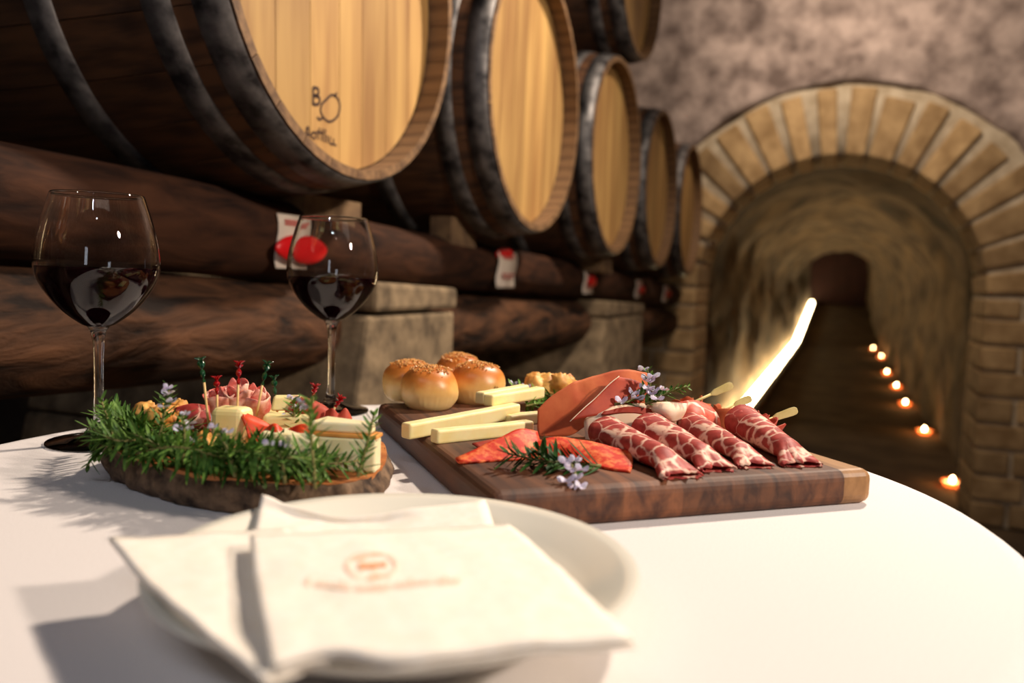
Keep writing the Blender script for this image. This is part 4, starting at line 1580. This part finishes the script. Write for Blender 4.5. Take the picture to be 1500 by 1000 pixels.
# cocktail picks: wooden stick with a twisted plastic top
def pick(label, base, join, top, dpt, mat, seed):
    p0, p1, p2 = pd(base[0], base[1], dpt), pd(join[0], join[1], dpt), pd(top[0], top[1], dpt)
    t = thing('cocktail_pick', label, 'pick', p0, 'cocktail picks on the bark board')
    build('stick', *tube([p0 - (p1 - p0).normalized() * 0.012, p0, p1], 0.0009, 8), M['pick_wood'], t)
    d = p2 - p1
    s = d.orthogonal().normalized()
    b = d.cross(s).normalized()
    rows = []
    for i in range(17):
        q = i / 16
        a = q * 7 + seed
        w_ = 0.0012 + 0.0020 * q ** 1.5
        e = s * math.cos(a) + b * math.sin(a)
        c = p1 + d * q
        rows.append([c - e * w_, c - e * w_ * 0.3, c + e * w_ * 0.3, c + e * w_])
    tw = solid(build('plastic_twist', *gridmesh(rows), M[mat], t), 0.0007)
    geo = []
    for k in range(6):
        a = k * 1.05 + seed
        e = (s * math.cos(a) + b * math.sin(a))
        tip = p2 + d.normalized() * 0.003 + e * 0.0042
        geo.append(tube([p2 - d.normalized() * 0.001, p2 + d.normalized() * 0.002 + e * 0.002, tip], [0.0009, 0.0007, 0.0003], 5))
    build('plastic_frill', *merge(*geo), M[mat], tw)
    return t


d3 = dep(c3) + 0.006
pick('tall green-topped pick in the yellow cheese block', (303, 598), (299, 560), (294, 529), d3, 'green_plastic', 0.2)
pick('short red-topped pick at the edge of the ham rosettes', (318, 592), (318, 578), (317, 556), d3 + 0.015, 'clear_red_plastic', 1.2)
pick('tall dark red-topped pick in the middle ham rosette', (348, 590), (349, 563), (350, 534), d3 + 0.018, 'clear_red_plastic', 2.1)
pick('leaning dark green-topped pick in the right ham rosette', (380, 586), (384, 564), (391, 534), d3 + 0.018, 'green_plastic', 3.1)
pick('green-topped pick stuck in the small cheese cube', (406, 602), (403, 580), (401, 555), dep(c4) + 0.012, 'green_plastic', 4.1)
pick('red-topped pick beside the lilac flower and wine glass stem', (458, 596), (459, 580), (461, 567), dm + 0.02, 'clear_red_plastic', 5.0)
pick('small red-topped pick lying low by the wine glass foot', (486, 606), (491, 596), (498, 584), dm + 0.022, 'clear_red_plastic', 5.6)

# rosemary heap along the front of the slab
GRP = 'rosemary sprigs heaped on the bark board'
HEAP = 'leafy green rosemary sprig in the heap along the bark board front'
rnd = random.Random(77)
heap = [((175, 655), (225, 668), (285, 684)), ((165, 640), (215, 650), (275, 660)), ((205, 672), (265, 690), (330, 702)), ((255, 690), (320, 700), (390, 708)),
        ((300, 690), (365, 700), (430, 705)), ((345, 700), (410, 706), (475, 700)), ((385, 690), (440, 698), (500, 692)), ((235, 665), (300, 672), (365, 676)),
        ((290, 665), (350, 680), (410, 684)), ((420, 706), (470, 708), (520, 700)), ((240, 642), (195, 634), (150, 626)), ((260, 655), (205, 655), (140, 648)),
        ((215, 640), (260, 636), (310, 650)), ((330, 672), (385, 676), (440, 680)), ((190, 648), (170, 630), (160, 606)), ((420, 690), (375, 690), (325, 680)), ((225, 655), (180, 662), (128, 640)),
        ((300, 678), (250, 668), (200, 660)), ((460, 700), (410, 692), (360, 690))]
for k, pts in enumerate(heap):
    lift = [rnd.uniform(0.004, 0.012), rnd.uniform(0.008, 0.020), rnd.uniform(0.006, 0.022)]
    path = []
    for (u, v), l in zip(pts, lift):
        v -= 10 if v > 682 else 0
        p = at(u + rnd.uniform(-6, 6), v + rnd.uniform(-5, 4) + l * 900, ST)
        path.append(Vector((p.x, p.y, ST + l)))
    sprig(path, HEAP, GRP, 100 + k, L=0.025, dens=800, wd=0.00135, spread=rnd.uniform(0.8, 1.5), minz=ST)
UPR = [((228, 655), (240, 610), (248, 566), 4, 'upright rosemary tip in front of the orange dough puff'),
       ((268, 672), (270, 640), (268, 606), 6, 'upright rosemary sprig with a lilac flower head above the heap'),
       ((345, 690), (335, 662), (318, 632), 2, 'grey-green rosemary tip leaning over the yellow cheese'),
       ((462, 708), (456, 640), (452, 585), 2, 'tall pale rosemary sprig rising between the two white cheeses'),
       ((524, 690), (536, 655), (548, 606), 0, 'rosemary sprig standing beside the white cheese wedge'),
       ((432, 660), (432, 620), (430, 584), 6, 'white-lilac flowering rosemary tip near the wine glass stem'),
       ((172, 650), (160, 620), (148, 585), 0, 'rosemary tip reaching up before a wine glass stem'),
       ((418, 700), (412, 672), (404, 655), 3, 'short flowering rosemary tip against the pale soft cheese'),
       ((165, 645), (148, 655), (128, 682), 0, 'rosemary tip hanging over the bark edge onto the cloth')]
for k, (a, b, c, fl_, lb) in enumerate(UPR):
    p0 = ons(a[0], a[1] + (8 if k != 5 else 0), 0.004)
    D = dep(p0)
    if k == 5:
        D = dm + 0.008
        p0 = pd(*a, D)
    path = [p0, pd(b[0], b[1], D - 0.001), pd(c[0], c[1], D - 0.002)]
    sprig(path, lb, None, 200 + k, L=0.017, dens=820, flowers=fl_, fl_r=0.0042)
